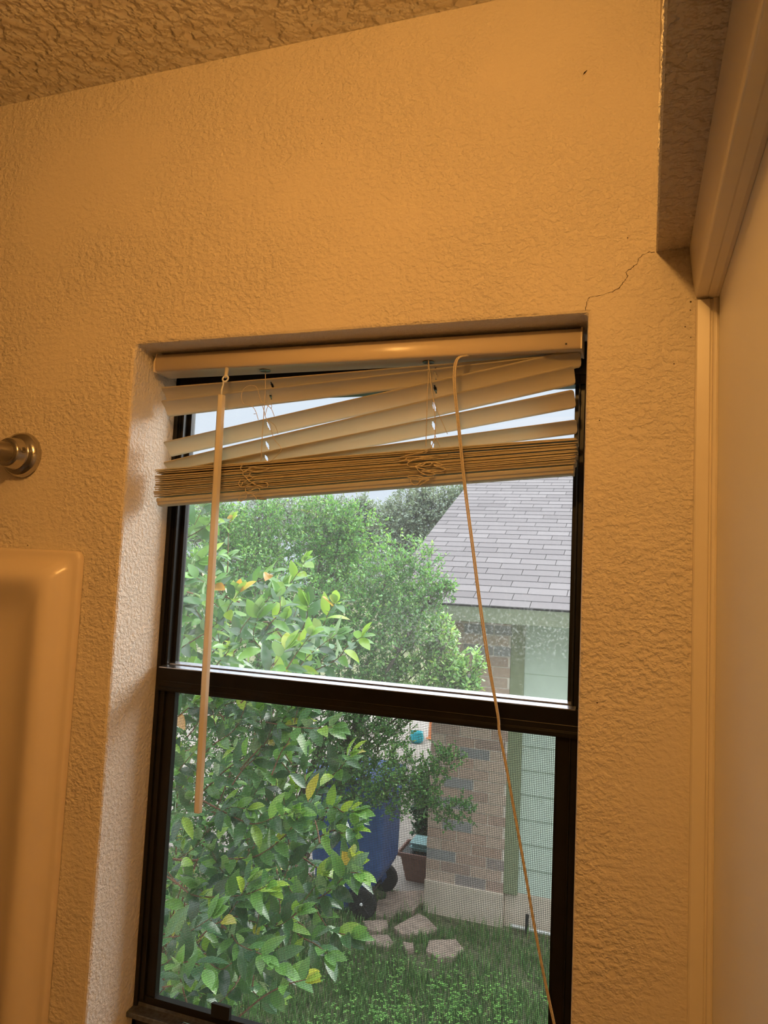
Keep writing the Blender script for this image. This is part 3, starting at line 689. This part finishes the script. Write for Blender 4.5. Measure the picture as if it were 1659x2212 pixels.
tag(MB().lathe([(.012, 0), (.012, .115), (.014, .118), (.014, .14), (.011, .142)], (p.x, HY - .06, GZ), 2, 14).build('pipe_stub', black_m), 'short dark pipe stub standing in front of the pale foundation', 'pipe')
mb = MB(); a, b = at(1103, 1999, 2, GZ + .02), at(1200, 2020, 2, GZ + .02)
mb.tube([a, a.lerp(b, .4), b], .013, 8)
tag(mb.build('white_pipe', plain('white_plastic', (0.72, 0.72, 0.70), 0.5)), 'thin white pipe lying on the grass along the foundation', 'pipe')

# ------------------------------------------------------------------ trash cart
blue_m = plain('blue_cart_plastic', (0.055, 0.11, 0.29), 0.5, 0, 0.35, 0.12, 18, 0.1)
rub_m = plain('black_wheel_plastic', (0.015, 0.015, 0.016), 0.6)
cart = empty('trash_cart', (-2.25, 5.1, GZ), 'large blue wheeled trash cart behind the shrub on the driveway edge', 'trash cart')
CY0, CY1 = 4.86, 5.36
def ring_box(x0, x1, y0, y1, z, r=.05, n=5):
    pts = []
    for cx, cy, a0 in ((x1 - r, y1 - r, 0), (x0 + r, y1 - r, 90), (x0 + r, y0 + r, 180), (x1 - r, y0 + r, 270)):
        for k in range(n): 
            a = math.radians(a0 + 90 * k / (n - 1)); pts.append((cx + r * math.cos(a), cy + r * math.sin(a), z))
    return pts
def loft(rings):
    n = len(rings[0]); vs = [p for r in rings for p in r]
    fs = [(k * n + i, k * n + (i + 1) % n, (k + 1) * n + (i + 1) % n, (k + 1) * n + i) for k in range(len(rings) - 1) for i in range(n)]
    return vs, fs + [tuple(range(n))[::-1], tuple(range((len(rings) - 1) * n, len(rings) * n))]
CR = -1.855      # rear (wheel) side of the body
body = [ring_box(-2.42, -2.12, CY0 + .03, CY1 - .03, GZ + .0), ring_box(-2.43, -2.12, CY0 + .02, CY1 - .02, GZ + .17), ring_box(-2.43, -2.02, CY0 + .02, CY1 - .02, GZ + .20), ring_box(-2.44, -1.92, CY0 + .015, CY1 - .015, GZ + .23), ring_box(-2.45, CR - .02, CY0 + .01, CY1 - .01, GZ + .31),
        ring_box(-2.47, CR, CY0, CY1, GZ + .36), ring_box(-2.52, CR + .0, CY0 - .03, CY1 + .03, GZ + 1.0), ring_box(-2.54, CR + .02, CY0 - .05, CY1 + .05, GZ + 1.0), ring_box(-2.54, CR + .02, CY0 - .05, CY1 + .05, GZ + 1.04)]
MB().add(*loft(body)).build('body', blue_m, cart, bevel=.006)
lid = [ring_box(-2.56, CR + .03, CY0 - .06, CY1 + .06, GZ + 1.04), ring_box(-2.56, CR + .03, CY0 - .06, CY1 + .06, GZ + 1.07), ring_box(-2.48, CR - .05, CY0, CY1, GZ + 1.11)]
MB().add(*loft(lid)).build('lid', blue_m, cart)
MB().tube([(CR + .09, CY0 + .05, GZ + 1.0), (CR + .10, CY1 - .05, GZ + 1.0)], .014, 8).build('handle', blue_m, cart)
for wy, s in ((4.83, -1), (5.37, 1)):
    wc = (-1.985, wy, GZ + .118)
    mb = MB().lathe([(.03, -.028), (.085, -.028), (.112, -.024), (.118, -.012), (.118, .012), (.112, .024), (.085, .028), (.03, .028)], wc, 1, 32)
    for k in range(8):
        a = k * math.pi / 4
        mb.tube([(wc[0] + .02 * math.cos(a), wy + s * .030, wc[2] + .02 * math.sin(a)), (wc[0] + .10 * math.cos(a), wy + s * .030, wc[2] + .10 * math.sin(a))], .004, 5)
    w = mb.build('wheel', rub_m, cart, bevel=.002)
    MB().lathe([(.013, 0), (.013, s * .006), (.008, s * .011)], (wc[0], wy + s * .029, wc[2]), 1, 14).build('hub_cap', clear_m, w)
MB().tube([(-1.985, 4.83, GZ + .118), (-1.985, 5.37, GZ + .118)], .009, 8).build('axle', steel_m, cart)
for wy in (4.90, 5.29): MB().extrude([(-2.10, GZ + .30), (-1.99, GZ + .30), (-1.955, GZ + .13), (-1.985, GZ + .09), (-2.03, GZ + .11)], wy, wy + .05, 1).build('axle_bracket', blue_m, cart)

# ------------------------------------------------------------------ planter, pots
terra_m = plain('brown_plastic_planter', (0.24, 0.125, 0.10), 0.55, 0, 0.3, 0.1, 20)
teal_m = plain('pale_teal_tray', (0.22, 0.40, 0.40), 0.5); turq_m = plain('turquoise_glaze', (0.02, 0.36, 0.44), 0.25); orange_m = plain('orange_plastic', (0.80, 0.26, 0.10), 0.5)
pc = Vector((-1.775, 5.76, GZ))
pl_ = empty('planter', pc, 'square brown planter tub at the corner of the brick wall', 'planter')
def sq(w, z): return ring_box(pc.x - w, pc.x + w, pc.y - w, pc.y + w, z, .015, 3)
MB().add(*loft([sq(.105, GZ + .005), sq(.150, GZ + .225), sq(.175, GZ + .23), sq(.175, GZ + .26), sq(.16, GZ + .26), sq(.15, GZ + .23)])).build('tub', terra_m, pl_)
MB().add(*loft([sq(.145, GZ + .22), sq(.145, GZ + .245), sq(.05, GZ + .255)])).build('potting_soil', black_m, pl_)
for k, (dz, lab) in enumerate(((.263, 'lower pale teal tray stacked on the brown planter'), (.300, 'upper pale teal tray heaped with grey matter, on the brown planter'))):
    t_ = MB().add(*loft([*[[(q_[0] + .035, q_[1], q_[2]) for q_ in r_q] for r_q in (sq(.092, GZ + dz), sq(.108, GZ + dz + .030), sq(.113, GZ + dz + .030), sq(.113, GZ + dz + .035), sq(.100, GZ + dz + .035))]])).build('tray', teal_m)
    tag(t_, lab, 'tray', 'trays on the brown planter')
tp = Vector((-3.25, 10.7, GZ))
tag(MB().lathe([(.07, 0), (.11, .04), (.12, .09), (.10, .16), (.105, .18), (.08, .18)], tp, 2, 24).build('garden_pot', turq_m, smooth=True), 'turquoise glazed pot seen small and far off beside the brick wall', 'pot')
op = Vector((-3.06, 11.1, GZ))
tag(MB().lathe([(.13, 0), (.13, .02), (.10, .03), (.09, .45), (.085, .5)], op, 2, 20).build('traffic_post', orange_m), 'orange upright post far off, close against the brick wall edge', 'post')

# ------------------------------------------------------------------ foliage
def leaf(mb, base, dr, up, L_, w_, tint, curl=0.15, fold=0.25, n=6):
    dr = dr.normalized(); sd = dr.cross(up)
    if sd.length < 1e-3: sd = dr.cross(Vector((1, .3, .2)))
    sd.normalize(); nr = sd.cross(dr).normalized(); vs = [base]
    for i in range(1, n):
        t = i / n; wd = w_ * (math.sin(math.pi * t ** 0.9)) ** 0.8 * .5
        m = base + dr * (L_ * t) - nr * (curl * L_ * t * t)
        vs += [m + sd * wd + nr * (fold * wd), m, m - sd * wd + nr * (fold * wd)]
    vs.append(base + dr * L_ - nr * (curl * L_)); e = len(vs) - 1
    fs = [(0, 1, 2), (0, 2, 3)]
    for i in range(n - 2):
        a = 1 + i * 3; b = a + 3
        fs += [(a, b, b + 1, a + 1), (a + 1, b + 1, b + 2, a + 2)]
    a = 1 + (n - 2) * 3; fs += [(a, e, a + 1), (a + 1, e, a + 2)]
    mb.add(vs, fs, tint)
def small_leaf(mb, base, dr, up, L_, w_, tint):
    sd = dr.cross(up)
    if sd.length < 1e-3: return
    sd.normalize(); nr = sd.cross(dr).normalized(); m = base + dr * L_ * .5 + nr * L_ * .06
    mb.add([base, m + sd * w_ * .5 - nr * L_ * .08, base + dr * L_, m - sd * w_ * .5 - nr * L_ * .08], [(0, 1, 2, 3)] , tint)
rf = random.Random(5)
def rv(): 
    while True:
        v = Vector((rf.uniform(-1, 1), rf.uniform(-1, 1), rf.uniform(-1, 1)))
        if .05 < v.length < 1: return v.normalized()

# --- big-leafed shrub by the window
bark_m = plain('reddish_brown_bark', (0.16, 0.085, 0.055), 0.8, 0, 0.2, 0.25, 60, 0.4)
photinia_m = leafmat('glossy_shrub_leaf', [(0.0, (0.028, 0.070, 0.038)), (0.35, (0.062, 0.155, 0.060)), (0.6, (0.15, 0.33, 0.07)), (0.8, (0.32, 0.46, 0.06)), (0.92, (0.52, 0.42, 0.07)), (1.0, (0.58, 0.22, 0.10))], 0.7, 0.26, 0.30, 0.7)
shrub = empty('leafy_shrub', (-1.75, 1.7, GZ), 'large glossy-leaved shrub with reddish young tips, close outside the window', 'shrub')
FO = MB(); BR = MB()
def z3(x, y): return (340 + x / 3.606, 1060 + y / 3.606)
def z5(x, y): return (180 + x / 2.724, 1400 + y / 2.724)
def z6(x, y): return (640 + x / 2.552, 1500 + y / 2.552)
def sprig(path, r0=.0028, L_=.075, young=.5, spacing=.017, start=.15, upb=.5):
    P = smooth_path(path, 6); BR.tube(P, [r0 * (1 - .65 * i / (len(P) - 1)) for i in range(len(P))], 5)
    tot = sum((P[i + 1] - P[i]).length for i in range(len(P) - 1)); acc = 0; nxt = tot * start; ang = rf.uniform(0, 6)
    for i in range(len(P) - 1):
        seg = P[i + 1] - P[i]; acc += seg.length
        while acc >= nxt and nxt <= tot:
            u = nxt / tot; t = seg.normalized(); ang += 2.4; pr = t.cross(rv()).normalized()
            a = t.cross(Vector((0, 0, 1)))
            a = a.normalized() if a.length > .05 else Vector((1, 0, 0)); b = t.cross(a)
            rad = a * math.cos(ang) + b * math.sin(ang)
            d = (t * (.45 + .5 * u) + rad * .8 + Vector((0, -.12, .25 * upb - .1))).normalized()
            up = (Vector((0, 0, 1)) * 1.0 + Vector((0, -.55, 0)) + rv() * .55)
            tint = rf.gauss(.32, .2) + young * max(0, u - .55) * .9
            if rf.random() < .03: tint += .28
            leaf(FO, P[i + 1], d, up, L_ * rf.uniform(.7, 1.15) * (1 if u < .9 else .8), L_ * rf.uniform(.35, .45), min(.97, max(0, tint)), rf.uniform(.05, .42), rf.uniform(.1, .45))
            nxt += spacing * rf.uniform(.7, 1.3)
    t = (P[-1] - P[-4]).normalized()
    for k in range(3):
        leaf(FO, P[-1], (t + rv() * .45).normalized(), Vector((0, -.5, 1)) + rv() * .5, L_ * rf.uniform(.6, .9), L_ * .36, min(1, max(0, .45 + young * rf.uniform(.2, .62))), .1, .3)
def hero(pix, y0, y1, **kw):
    n = len(pix) - 1
    sprig([aty(px, py, y0 + (y1 - y0) * i / n) for i, (px, py) in enumerate(pix)], **kw)
hero([z3(430, 1260), z3(580, 1130), z3(720, 1030), z3(880, 900), z3(980, 790), z3(1110, 620), z3(1150, 545)], 1.5, 1.25, young=.75, L_=.075, start=.35)
hero([z3(60, 1330), z3(150, 1250), z3(380, 1100), z3(520, 980), z3(560, 900), z3(640, 790)], 1.4, 1.2, young=1.0, L_=.085)
hero([z3(870, 1380), z3(1060, 1210), z3(1180, 1170), z3(1250, 1120), z3(1290, 1050), z3(1340, 940), z3(1380, 880)], 1.5, 1.3, young=.6, L_=.08)
hero([z3(1000, 1480), z3(1180, 1420), z3(1400, 1310), z3(1480, 1210), z3(1590, 1140)], 1.5, 1.35, young=.5, L_=.075)
hero([z3(505, 800), z3(545, 620), z3(550, 450), z3(553, 330), z3(565, 240)], 1.5, 1.45, young=.9, L_=.06, spacing=.035, start=.1)
hero([z3(-60, 480), z3(100, 420), z3(220, 370), z3(370, 285), z3(410, 250)], 1.3, 1.2, young=.5, L_=.09, start=.55)
hero([z3(600, 1290), z3(760, 1160), z3(940, 1080), z3(1000, 1000)], 1.4, 1.25, young=.5, L_=.08)
hero([z3(480, 870), z3(600, 780), z3(780, 710), z3(880, 640)], 1.55, 1.4, young=.35, L_=.08)
hero([z3(260, 560), z3(360, 700), z3(330, 560), z3(470, 500)], 1.5, 1.4, young=.3, L_=.08)
hero([z3(60, 900), z3(140, 780), z3(250, 600), z3(330, 540)], 1.3, 1.2, young=.3, L_=.085)
hero([z3(340, 1500), z3(420, 1400), z3(520, 1290), z3(560, 1240)], 1.15, 1.05, young=.95, L_=.075, start=.5)
hero([z3(1000, 1290), z3(1100, 1130), z3(1160, 1000), z3(1170, 900)], 1.5, 1.4, young=.4, L_=.085)
hero([z5(430, 520), z5(560, 400), z5(660, 320)], 1.0, .92, young=.45, L_=.075)
hero([z5(640, 900), z5(760, 790), z5(860, 700), z5(1060, 570), z5(1250, 390), z5(1330, 300)], 1.25, 1.05, young=.4, L_=.085)
hero([z5(480, 1240), z5(640, 1250), z5(750, 1240), z5(1000, 1230), z5(1180, 1110), z5(1260, 1000)], 1.15, 1.0, young=.3, L_=.08, r0=.004)
hero([z5(470, 1330), z5(560, 1390), z5(640, 1450), z5(760, 1465), z5(950, 1450), z5(1080, 1400)], 1.0, .9, young=.5, L_=.08, start=.3)
hero([z5(450, 1690), z5(640, 1640), z5(860, 1580), z5(1000, 1610), z5(1130, 1640), z5(1260, 1560)], 1.15, 1.0, young=.4, L_=.078)
hero([z5(690, 890), z5(870, 985), z5(1000, 1035), z5(1140, 990), z5(1240, 960)], 1.1, 1.0, young=.3, L_=.085)
hero([z5(880, 2200), z5(1060, 2050), z5(1200, 1980), z5(1310, 1950)], .9, .8, young=.75, L_=.075, start=.35, spacing=.03)
hero([z5(650, 1810), z5(760, 1790), z5(900, 1740), z5(1020, 1800), z5(1150, 1860)], 1.0, .85, young=.25, L_=.085)
hero([z5(470, 1950), z5(560, 1860), z5(640, 1850), z5(720, 1890)], .75, .68, young=.15, L_=.085, start=.3)
hero([z5(620, 2130), z5(590, 2020), z5(560, 1900)], .7, .66, young=.1, L_=.07)
hero([z6(-20, 860), z6(120, 960), z6(200, 1020), z6(270, 965), z6(310, 915)], 1.3, 1.15, young=.7, L_=.085)
hero([z6(-40, 1190), z6(110, 1130), z6(200, 1070), z6(280, 990), z6(340, 985)], 1.2, 1.05, young=.4, L_=.085)
hero([z6(90, 1140), z6(130, 1220), z6(190, 1300), z6(300, 1330)], 1.15, 1.05, young=.1, L_=.08)
hero([z6(-30, 1250), z6(20, 1330), z6(110, 1380), z6(170, 1430)], 1.05, .95, young=.1, L_=.08)
hero([z6(80, 660), z6(200, 620), z6(260, 650), z6(330, 645)], 1.4, 1.25, young=.3, L_=.085)
hero([z6(150, 480), z6(230, 420), z6(300, 330)], 1.4, 1.3, young=.6, L_=.085)
hero([z6(100, 800), z6(200, 750), z6(250, 765), z6(320, 748)], 1.3, 1.2, young=.5, L_=.08)
BX = [(1110, 400), (1200, 440), (1260, 500), (1300, 620), (1370, 700), (1430, 745), (1500, 760), (1600, 745), (1700, 765), (1800, 760), (1900, 730), (2000, 735), (2060, 690), (2120, 610), (2170, 590), (2220, 560)]
def right_edge(y):
    for (y0, x0), (y1, x1) in zip(BX, BX[1:]):
        if y0 <= y <= y1: return x0 + (x1 - x0) * (y - y0) / (y1 - y0)
    return 400
for k in range(215):
    py = rf.uniform(1180, 2230); px = rf.uniform(330, right_edge(py) - 75)
    y = rf.uniform(1.0, 2.3) if py < 2000 else rf.uniform(.75, 1.9)
    p = aty(px, py, y); d = (Vector((rf.uniform(-.4, .7), rf.uniform(-.7, .3), rf.uniform(-.05, .9)))).normalized()
    if py > 1900: d.z -= .45
    ln = rf.uniform(.10, .22); mid = p + d * ln * .5 + rv() * .02
    sprig([p - d * .06, p, mid, p + d * ln + Vector((0, 0, .02))], r0=.0024, L_=rf.uniform(.062, .09), young=rf.choice((0, .1, .2, .45)), spacing=.018)
for k in range(7):
    a = Vector((-1.75 + rf.uniform(-.2, .2), 1.7 + rf.uniform(-.2, .2), GZ)); b = aty(rf.uniform(380, 620), rf.uniform(1600, 2000), rf.uniform(1.5, 2.0))
    BR.tube(smooth_path([a, a.lerp(b, .4) + Vector((-.08, 0, .12)), b]), [.010 - .0085 * i / 10 for i in range(11)], 6)
FO.build('foliage', photinia_m, shrub, tint=True, smooth=True, recalc=False)
BR.build('branches', bark_m, shrub, smooth=True)

# --- small-leafed trees and bushes: blobs of twigs
def blob_foliage(FM, BM, blobs, twigs, L_, w_, tint, twig_len, leaves, upb=.5):
    tot = sum(b[3] ** 1.6 for b in blobs)
    for px, py, y, r in blobs:
        c = aty(px, py, y); R_ = r * (y + .82) / 1480.0
        n = max(8, int(twigs * r ** 1.6 / tot))
        for k in range(n):
            v = rv(); rad = R_ * (rf.random() ** .45); p = c + Vector((v.x, v.y * .9, v.z)) * rad
            d = (v * .6 + Vector((0, 0, upb)) + rv() * .6).normalized()
            tl = twig_len * rf.uniform(.5, 1.3)
            BM.tube([p - d * tl * .6, p + d * tl], .0012 * L_ / .025, 3, caps=False)
            for j in range(leaves):
                b = p + d * tl * (j / leaves); dd = (d * .6 + rv() * .9).normalized()
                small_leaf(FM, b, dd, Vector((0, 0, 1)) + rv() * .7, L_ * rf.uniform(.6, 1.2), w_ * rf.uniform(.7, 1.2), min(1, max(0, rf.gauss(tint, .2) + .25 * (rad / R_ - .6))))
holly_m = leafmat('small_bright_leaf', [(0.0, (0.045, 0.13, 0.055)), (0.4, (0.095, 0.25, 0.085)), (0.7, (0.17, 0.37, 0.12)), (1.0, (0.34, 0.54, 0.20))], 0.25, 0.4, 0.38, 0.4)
gbark_m = plain('grey_brown_bark', (0.14, 0.12, 0.10), 0.9, 0, 0.1, 0.25, 40)
tree = empty('small_leaved_tree', (-2.5, 4.0, GZ), 'bushy small-leaved green tree in front of the shingle roof', 'tree')
FM, BM = MB(), MB()
H1 = [(560, 1118, 4.1, 55), (680, 1108, 4.1, 45), (455, 1125, 4.0, 48), (740, 1125, 4.1, 45), (640, 1230, 4.2, 90), (540, 1200, 4.2, 90), (730, 1250, 4.2, 80), (470, 1120, 4.1, 55), (850, 1330, 4.1, 70), (470, 1190, 3.9, 105), (440, 1260, 3.7, 95), (600, 1165, 4.0, 95), (700, 1160, 4.0, 80), (760, 1180, 4.1, 95), (840, 1240, 3.9, 85), (895, 1235, 3.8, 60), (935, 1280, 3.7, 38), (962, 1275, 3.7, 20), (560, 1290, 3.6, 110), (690, 1320, 3.7, 110),
      (810, 1330, 3.7, 100), (890, 1330, 3.7, 60), (500, 1400, 3.6, 110), (640, 1430, 3.6, 105), (760, 1430, 3.7, 90), (700, 1560, 3.7, 90), (790, 1570, 3.8, 85), (850, 1580, 3.9, 40), (730, 1660, 3.8, 75), (800, 1660, 3.9, 65), (860, 1670, 4.1, 55), (900, 1690, 4.2, 40), (760, 1720, 3.9, 55), (850, 1725, 4.1, 40), (560, 1560, 3.6, 120), (560, 1720, 3.6, 120), (450, 1560, 3.5, 110), (450, 1750, 3.5, 90), (440, 1880, 3.5, 90), (570, 1850, 3.6, 90), (650, 1790, 3.7, 60),
      (950, 1650, 4.3, 30), (1000, 1752, 4.4, 26), (960, 1760, 4.4, 25), (925, 1745, 4.3, 25), (980, 1640, 4.4, 18), (930, 1690, 4.3, 30)]
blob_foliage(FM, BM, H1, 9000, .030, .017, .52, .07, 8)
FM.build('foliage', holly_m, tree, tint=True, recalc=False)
for k in range(9):
    b = H1[rf.randrange(20)]; e = aty(b[0], b[1], b[2]); a = Vector((-2.5 + rf.uniform(-.08, .08), 4.0 + rf.uniform(-.08, .08), GZ))
    BM.tube(smooth_path([a, a.lerp(e, .45) + Vector((rf.uniform(-.1, .1), 0, .1)), e]), [.03 - .0022 * i for i in range(11)], 6)
BM.build('branches', gbark_m, tree)
bush_m = leafmat('light_green_bush_leaf', [(0.0, (0.09, 0.22, 0.06)), (0.5, (0.20, 0.42, 0.12)), (1.0, (0.42, 0.58, 0.20))], 0.25, 0.4, 0.3, 0.4)
bush = empty('light_green_bush', (-2.4, 4.2, GZ), 'light green bush with whorled leaf tips, reaching in front of the upper brick wall', 'bush')
FM, BM = MB(), MB()
B1 = [(905, 1375, 3.9, 40), (950, 1370, 3.9, 34), (960, 1400, 3.9, 32), (900, 1430, 3.9, 55), (955, 1445, 3.9, 45), (990, 1455, 3.9, 30), (1028, 1440, 3.9, 20), (1010, 1475, 3.9, 28), (850, 1470, 3.9, 50), (930, 1490, 3.9, 50), (990, 1500, 3.9, 35), (800, 1490, 3.9, 45)]
blob_foliage(FM, BM, B1, 620, .042, .022, .55, .07, 8, 1.0)
FM.build('foliage', bush_m, bush, tint=True, recalc=False)
for b in B1[:8]:
    e = aty(b[0], b[1], b[2]); a = Vector((-2.4, 4.2, GZ))
    BM.tube(smooth_path([a, a.lerp(e, .5) + Vector((-.2, 0, .25)), e]), [.012 - .0009 * i for i in range(11)], 5)
BM.build('branches', gbark_m, bush)
dark_leaf_m = leafmat('dark_hedge_leaf', [(0.0, (0.02, 0.06, 0.03)), (0.6, (0.04, 0.12, 0.055)), (1.0, (0.10, 0.24, 0.10))], 0.2, 0.35, 0.15, 0.4)
hg = empty('dark_hedge_plant', (-1.85, 6.6, GZ), 'dark green plant growing behind the brown planter', 'plant')
FM, BM = MB(), MB()
blob_foliage(FM, BM, [(922, 1745, 6.4, 28), (920, 1790, 6.4, 24), (915, 1705, 6.5, 28), (928, 1820, 6.4, 20)], 420, .05, .03, .35, .06, 8, .3)
FM.build('foliage', dark_leaf_m, hg, tint=True, recalc=False); BM.build('branches', gbark_m, hg)
far_m = leafmat('hazy_far_leaf', [(0.0, (0.17, 0.22, 0.18)), (0.5, (0.26, 0.33, 0.265)), (1.0, (0.38, 0.45, 0.37))], 0.1, 0.6, 0.15, 0.2)  # distance haze mixed into the leaf colours
FAR = [('far_tree', (-7.6, 24), 'hazy grey-green tree far off, beside the rake of the shingle roof', [(900, 1120, 24, 75), (960, 1100, 24, 52), (1000, 1085, 24, 36), (860, 1135, 24, 48), (915, 1075, 24, 22), (900, 1200, 24, 80), (880, 1270, 24, 90)]),
       ('far_tree', (-12.2, 28), 'hazy far tree rising just above the small-leaved tree at mid window', [(790, 1140, 28, 55), (830, 1135, 28, 45), (740, 1130, 28, 55), (785, 1092, 28, 20), (700, 1140, 28, 70), (740, 1230, 28, 90)]),
       ('far_tree', (-21, 30), 'hazy far tree behind the shrub at the left edge of the glass', [(440, 1130, 30, 45), (480, 1130, 30, 50), (560, 1120, 30, 50), (620, 1115, 30, 50), (410, 1150, 30, 40), (520, 1220, 30, 100)])]
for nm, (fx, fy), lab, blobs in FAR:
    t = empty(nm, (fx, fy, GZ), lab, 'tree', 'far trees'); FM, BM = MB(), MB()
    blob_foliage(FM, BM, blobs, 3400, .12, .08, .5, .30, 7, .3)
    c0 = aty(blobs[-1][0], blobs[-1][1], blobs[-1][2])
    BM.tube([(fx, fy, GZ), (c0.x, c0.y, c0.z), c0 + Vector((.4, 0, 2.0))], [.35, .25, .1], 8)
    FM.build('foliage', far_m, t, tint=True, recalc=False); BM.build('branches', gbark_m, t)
